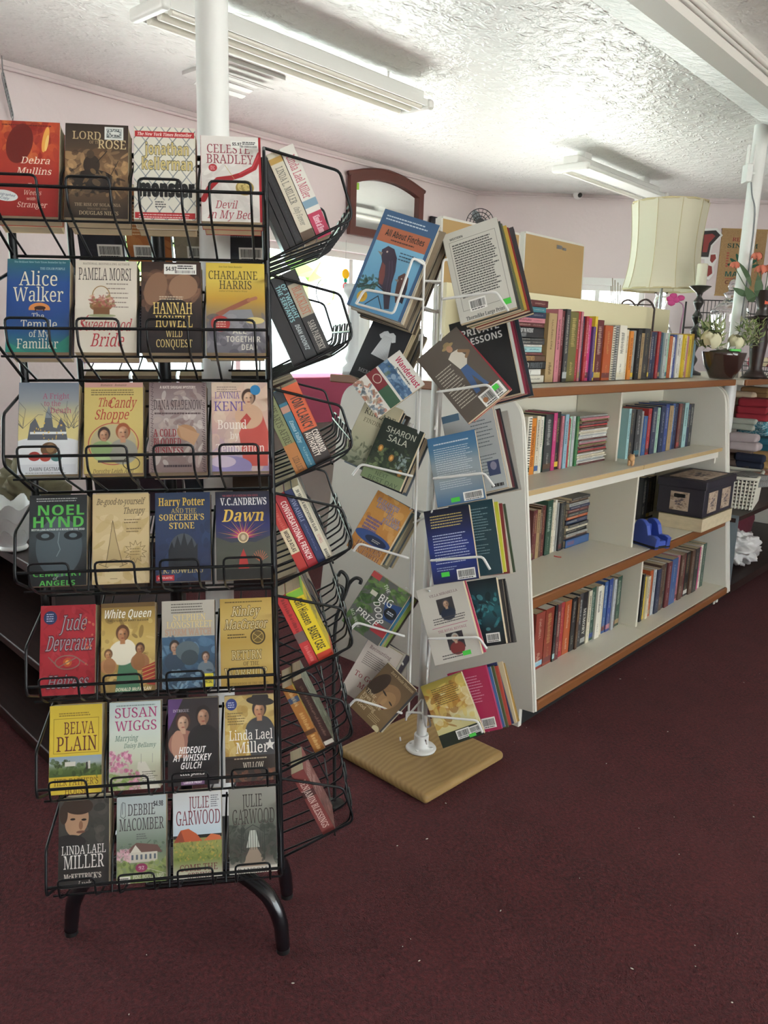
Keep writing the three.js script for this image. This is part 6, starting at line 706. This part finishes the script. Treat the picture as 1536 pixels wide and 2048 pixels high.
// ---------------------------------------------------------------- on the walls
{ // arched mirror
  const o = onWall(770, 470, .03), s0 = onWall(697, 345, .03).sub(o).dot(A), s1 = onWall(842, 375, .03).sub(o).dot(A), w = s1 - s0, g = thing('arched_mirror', 'arched mahogany framed mirror hanging above the windows', 'mirror', o.clone().addScaledVector(A, (s0 + s1) / 2).setY(2.19).toArray(), TURN);
  const arch = (w, h, r) => { const s = new THREE.Shape(); s.moveTo(-w / 2, 0); s.lineTo(w / 2, 0); s.lineTo(w / 2, h - r); s.quadraticCurveTo(0, h + r, -w / 2, h - r); s.closePath(); return s; };
  const out = arch(w, .47, .07); out.holes.push(arch(w - .1, .36, .06)); const q = out.holes[0]; out.holes[0] = new THREE.Path(arch(w - .1, .36, .06).getPoints(12).map(p => new THREE.Vector2(p.x, p.y + .05)));
  mesh('frame', new THREE.ExtrudeGeometry(out, { depth: .03, bevelEnabled: true, bevelSize: .004, bevelThickness: .004, bevelSegments: 2 }), std('#5b3028', .45), g); const gl = new THREE.ShapeGeometry(arch(w - .09, .37, .06)); gl.translate(0, .045, .008); mesh('mirror_glass', gl, std('#f2f2f0', .04, { metalness: 1 }), g); mesh('green_sticker', box(.035, .045, .002, -w / 2 + .08, .33, .012), std('#9cc84c', .6), g);
  mesh('cap_moulding', curveTube([[-w / 2 - .02, .40, .02], [-w / 4, .455, .02], [0, .475, .02], [w / 4, .455, .02], [w / 2 + .02, .40, .02]], .016, 18, 8), std('#5b3028', .45), g);
}
{ // dark picture frame
  const a = onWall(858, 432, .02), b = onWall(925, 452, .02), w = b.clone().sub(a).dot(A), g = thing('wall_frame', 'dark carved picture frame with a pale mount on the window wall', 'picture frame', a.clone().addScaledVector(A, w / 2).setY(2.08).toArray(), TURN), dk = std('#38363a', .5), h = .35;
  mesh('frame', [rbox(w, .05, .03, .008, 0, h - .025, .015), rbox(w, .05, .03, .008, 0, .025, .015), rbox(.05, h, .03, .008, -w / 2 + .025, h / 2, .015), rbox(.05, h, .03, .008, w / 2 - .025, h / 2, .015)], dk, g); mesh('mount', box(w - .08, h - .08, .01, 0, h / 2, .008), std('#d9c9c0', .8), g);
}
{ // small round fan seen over the picture boards
  const p = cp(.42, 0, -1.02), c = atZ(960, 446, p.z), g = thing('desk_fan', 'small round wire fan on a stem behind the picture boards', 'fan', [c.x, c.y, p.z]), gs = []; for (const r of [.062, .046, .03]) { const t = new THREE.TorusGeometry(r, .0018, 6, 30); gs.push(t); } for (let i = 0; i < 18; i++) { const a = i / 18 * 6.283; gs.push(wire([[Math.cos(a) * .015, Math.sin(a) * .015, .015], [Math.cos(a) * .062, Math.sin(a) * .062, 0]], .0012)); }
  mesh('guard', gs, M.black, g); for (let i = 0; i < 3; i++) { const b = mesh('blade', blob(.03, .018, .003, .1, 1, i, 8), std('#7c8488', .4), g); b.position.set(Math.cos(i * 2.09) * .032, Math.sin(i * 2.09) * .032, -.01); b.rotation.z = i * 2.09; } mesh('motor', cyl(.02, .018, .04, 0, -.02, 0, 14).rotateX(Math.PI / 2), M.black, g); mesh('stem', cyl(.006, .006, c.y - TOPY - .02, 0, -(c.y - TOPY), -.02, 8), M.black, g); mesh('base', cyl(.06, .05, .02, 0, -(c.y - TOPY) + .001, -.02, 20), M.black, g);
}
{ // burlap print on the end wall
  const c = document.createElement('canvas'); c.width = 256; c.height = 460; const q = c.getContext('2d'); q.fillStyle = '#a2825c'; q.fillRect(0, 0, 256, 460); for (let i = 0; i < 5000; i++) { q.fillStyle = ['#aa8a63', '#987852', '#b0916b'][i % 3]; q.fillRect(rnd() * 256, rnd() * 460, 1.5, 6); }
  const w = (t, x, y, s, col, f) => { q.fillStyle = col; q.font = `bold ${s}px ${f || 'sans-serif'}`; q.textBaseline = 'middle'; q.fillText(t, x, y); };
  w('RED N', 62, 70, 34, '#8c3a3c', 'serif'); w('SINSEM', 38, 112, 44, '#2c4c44', 'serif'); w('MARIJ', 40, 310, 48, '#2c5a50'); w('CALIFO', 46, 368, 38, '#6c3c34'); w('U.S.', 80, 412, 40, '#8c3c3c'); q.fillStyle = '#b0584c'; q.fillRect(48, 340, 90, 5);
  q.fillStyle = '#2f5a48'; for (let i = -3; i <= 3; i++) { q.save(); q.translate(140, 270); q.rotate(i * .42); q.beginPath(); q.ellipse(0, -60, 11, 60 - Math.abs(i) * 8, 0, 0, 7); q.fill(); q.restore(); } q.fillStyle = '#a8584c'; for (let i = 0; i < 6; i++) q.fillRect(40, 160 + i * 18, 14, 10);
  const t = new THREE.CanvasTexture(c); t.colorSpace = THREE.SRGBColorSpace; const a = atZ(1443, 458, BACKZ), b = atZ(1430, 590, BACKZ), W = .39, H = a.y - b.y; const g = thing('burlap_banner', 'tan burlap banner with green and red printed capitals on the end wall', 'banner', [(a.x + b.x) / 2 - .0 + W / 2, b.y, BACKZ + .006]); const bg = new THREE.BoxGeometry(W, H, .006); bg.translate(0, H / 2, 0); mesh('cloth', bg, std('#ffffff', .95, { map: t }), g); mesh('hem', [box(W + .006, .012, .01, 0, H, 0), box(W + .006, .012, .01, 0, 0, 0)], M.brownBoard, g);
}
{ // tomahawk-shaped sign
  const k = -BACKZ / FPX / .95, o = atZ(1420, 510, BACKZ), g = thing('cutout_sign', 'cut-out wall sign with a black and red patterned blade and white edge', 'sign', [o.x, o.y, BACKZ + .004]);
  const sh = (pts, d, m, name, z) => { const e = new THREE.ExtrudeGeometry(new THREE.Shape(pts.map(p => new THREE.Vector2(p[0] * k, -p[1] * k))), { depth: d, bevelEnabled: false }); e.translate(0, 0, z); return mesh(name, e, m, g); };
  sh([[-24, -44], [6, -46], [18, -34], [2, -16], [0, -2], [10, -4], [13, 6], [8, 20], [10, 32], [2, 44], [-8, 40], [-10, 8], [-26, 8]], .01, M.metalWhite, 'backing', 0); sh([[-22, -40], [4, -42], [13, -34], [-2, -16], [-4, 4], [-24, 4]], .006, std('#23201f', .6), 'blade', .0105); sh([[-16, -34], [-2, -36], [4, -32], [-6, -20], [-8, -4], [-16, -4]], .004, std('#8a3430', .6), 'pattern', .0168); sh([[0, 0], [8, -1], [10, 6], [4, 14], [0, 10]], .006, std('#8a3430', .6), 'feather', .0105); sh([[-4, 18], [4, 20], [6, 32], [-1, 38], [-6, 30]], .006, std('#8a3430', .6), 'feather', .0105);
}
{ // cable runs along the tops of the walls
  const r = struct('trim_1', curveTube([V(corner.x, CEIL - .03, BACKZ + .02), V(2, CEIL - .035, BACKZ + .02), V(5.3, CEIL - .03, BACKZ + .02)], .008, 20, 6), M.wall); const s = struct('trim_2', curveTube([farLeft.clone().addScaledVector(N, .02).setY(CEIL - .03), W0.clone().addScaledVector(N, .02).addScaledVector(A, 1.5).setY(CEIL - .04), corner.clone().addScaledVector(N, .02).setY(CEIL - .03)], .01, 30, 6), M.wall);
}
// ---------------------------------------------------------------- by the windows and behind the black rack
{
  const p = W0.clone().addScaledVector(A, 1.8).addScaledVector(N, .28), g = thing('cloth_table', 'narrow table under a pink cloth below the windows', 'table', [p.x, 0, p.z], TURN), pk = std('#c2587c', .9);
  mesh('tabletop', box(1.7, .03, .4, 0, 1.17, 0), M.dark, g); const top = rbox(1.74, .02, .44, .008, 0, 1.198, 0); mesh('cloth', [top, box(1.74, .28, .008, 0, 1.06, .218), box(.008, .28, .44, .868, 1.06, 0), box(.008, .28, .44, -.868, 1.06, 0)], pk, g); for (const [x, z] of [[-.8, .17], [.8, .17], [-.8, -.17], [.8, -.17]]) mesh('leg', box(.04, 1.155, .04, x, .5775, z), M.dark, g);
  const c = onWall(691, 548, .06), s = thing('sun_catcher', 'yellow, teal and red hanging glass sun catcher in the window', 'ornament', c.toArray(), TURN); const gl = (col, r, y) => { const m = new THREE.CylinderGeometry(r, r, .006, 20); m.rotateX(Math.PI / 2); m.translate(0, y, 0); return mesh('glass_disc', m, phy(col, .15, { transmission: .5, thickness: 0 }), s); }; gl('#e0c040', .035, 0); gl('#4cb0a4', .016, -.045); gl('#d8404c', .026, -.085); mesh('string', cyl(.001, .001, .2, 0, .03, 0, 5), M.steel, s);
  const d = onWall(648, 585, .08), q = thing('glass_plate', 'round clear glass plate leaning against the window', 'plate', d.toArray(), TURN); const pl = lathe([[0, 0], [.06, .002], [.09, .012], [.094, .016], [.09, .02], [.06, .008], [0, .006]], 32); pl.rotateX(Math.PI / 2); mesh('plate', pl, M.crystal, q);
}
{ // low dark shelf unit
  const dir = V(.7, 0, .714).normalize(), nn = V(-.714, 0, .7).normalize(), end = V(-1.0, 0, -2.27), L = 1.5, D = .46, turn = Math.atan2(-dir.z, dir.x);
  const g = thing('low_shelf', 'low dark wood shelf unit behind the black book rack', 'shelf', [end.x, 0, end.z], turn), m = M.dark;      // own x runs along dir
  for (const y of [.06, .36, .69]) mesh('shelf_board', rbox(L, y > .6 ? .035 : .03, D, .006, -L / 2, y + .015, -D / 2), m, g); mesh('end_panel', box(.03, .69, D - .02, -.015, .345, -D / 2), m, g); mesh('end_panel', box(.03, .69, D - .02, -L + .015, .345, -D / 2), m, g); mesh('back_panel', box(L, .66, .012, -L / 2, .35, -D + .01), m, g); mesh('plinth', box(L - .02, .06, D - .06, -L / 2, .03, -D / 2), m, g);
  const vp = atY(26, 1098, .727), v = thing('ruffled_vase', 'ivory bowl with ruffled petal rims on the low dark shelf', 'bowl', [vp.x, .727, vp.z]), iv = phy('#dfe2e0', .3, { clearcoat: .4 });
  const ruffle = (r0, r1, y0, y1, n, ph) => { const q = lathe([[r0, y0], [r0 * 1.1, y0 + (y1 - y0) * .3], [(r0 + r1) / 2, y0 + (y1 - y0) * .7], [r1, y1], [r1 * .97, y1 - .002], [r0 * .96, y0 + .004]], 60), a = q.attributes.position; for (let i = 0; i < a.count; i++) { const t = (a.getY(i) - y0) / (y1 - y0), an = Math.atan2(a.getZ(i), a.getX(i)), s = 1 + .09 * t * Math.cos(an * n + ph); a.setX(i, a.getX(i) * s); a.setZ(i, a.getZ(i) * s); a.setY(i, a.getY(i) + .012 * t * Math.cos(an * n + ph)); } q.computeVertexNormals(); return q; };
  mesh('foot', lathe([[0, 0], [.045, 0], [.05, .008], [.04, .02], [0, .02]], 28), iv, v); mesh('ruffle', ruffle(.042, .075, .015, .07, 9, 0), iv, v); mesh('ruffle', ruffle(.06, .092, .05, .115, 9, 1), iv, v); mesh('ruffle', ruffle(.075, .1, .09, .16, 9, 2), iv, v);
  const kp = atY(60, 1070, .727), k = thing('crumpled_wrap', 'crumpled olive wrapping paper behind the ivory ruffled bowl', 'paper', [kp.x - .03, .727, kp.z - .1]); mesh('paper', blob(.11, .1, .07, .5, 2.4, 3, 26).translate(0, .15, 0), std('#6f6a52', .85), k);
}
{ // red covered table further away, tan cabinet
  const p = V(-2.75, 0, -2.55), g = thing('red_table', 'table with a red cloth beyond the low dark shelf', 'table', p.toArray(), TURN), red = std('#a3162c', .85); mesh('tabletop', box(.9, .03, .5, 0, .93, 0), M.dark, g); mesh('cloth', [rbox(.93, .02, .53, .008, 0, .958, 0), box(.93, .3, .008, 0, .81, .262), box(.008, .3, .53, .462, .81, 0)], red, g); for (const [x, z] of [[-.4, .2], [.4, .2], [-.4, -.2], [.4, -.2]]) mesh('leg', box(.04, .915, .04, x, .4575, z), M.dark, g);
}
{ // wrought iron scroll stand between the two racks
  const z = -2.25, q = (x, y) => atZ(x, y, z), g = thing('iron_scroll_stand', 'black wrought iron stand with curled hooks between the two book racks', 'stand'), f = V(q(676, 1260).x, .006, z);
  mesh('stem', curveTube([f, q(672, 1240), q(682, 1210), q(693, 1180)], .0055, 20, 8), M.black, g);
  mesh('hook', curveTube([q(693, 1182), q(694, 1155), q(682, 1143), q(676, 1152)], .0055, 16, 8), M.black, g); mesh('hook', curveTube([q(689, 1192), q(700, 1165), q(712, 1156), q(722, 1160), q(720, 1168)], .0055, 18, 8), M.black, g); mesh('hook', curveTube([q(688, 1196), q(685, 1176), q(676, 1170), q(668, 1162), q(672, 1152)], .0055, 16, 8), M.black, g);
  mesh('base', lathe([[0, 0], [.03, 0], [.03, .008], [.012, .014], [0, .014]], 24).translate(f.x, 0, f.z), M.black, g);
}
{ // black wire shelf against the end wall
  const z = BACKZ + .35, x0 = atZ(1395, 620, z).x, x1 = 3.6, y1 = atZ(1400, 600, z).y, y0 = y1 - .22, g = thing('wire_shelf', 'black wire display shelf below the burlap banner', 'shelf', [0, 0, z]);
  for (const y of [y0, y1 - .1, y1]) mesh('rail', wire([[x0, y, 0], [x1, y, 0]], .005), M.black, g); for (let i = 0; i < 34; i++) { const x = x0 + .02 + i * (x1 - x0 - .04) / 33; mesh('upright_wire', wire([[x, y0, 0], [x, y1, 0]], .003), M.black, g); }
  for (const x of [x0, x1]) for (const dz of [0, -.28]) mesh('leg', wire([[x, 0, dz], [x, y1, dz]], .008), M.black, g); mesh('shelf_board', box(x1 - x0, .015, .28, (x0 + x1) / 2, y0, -.14), M.dark, g);
}
{ // thin hanging chain near the window wall
  const a = onWall(6, 152, .05), gs = []; const b = onWall(25, 232, .05), g = thing('hanging_chain', 'thin chain hanging from the ceiling by the window wall', 'chain'); for (let i = 0; i < 24; i++) { const t = new THREE.TorusGeometry(.012, .0022, 5, 10); t.scale(.6, 1.5, 1); t.rotateY(i % 2 ? 1.57 : 0); const p = a.clone().lerp(b, i / 23); t.translate(p.x, p.y, p.z); gs.push(t); } const m = mesh('links', gs, M.steel, g); m.userData.kind = 'stuff'; mesh('ceiling_hook', wire([a, a.clone().setY(CEIL)], .003), M.steel, g);
}
{ // lint on the carpet
  const gs = []; for (let i = 0; i < 90; i++) { const q = new THREE.IcosahedronGeometry(rr(.0008, .0022), 0); q.scale(rr(1, 2.5), .6, 1); q.rotateY(rnd() * 3); q.translate(rr(-.6, 2.4), .0012, rr(-3.4, -1.3)); gs.push(q); } tag(mesh('lint', gs, std('#cfc8bc', .9)), 'pale flecks of lint scattered over the burgundy carpet', 'lint', null, 'stuff');
}
finishBooks();
renderer.render(scene, camera);
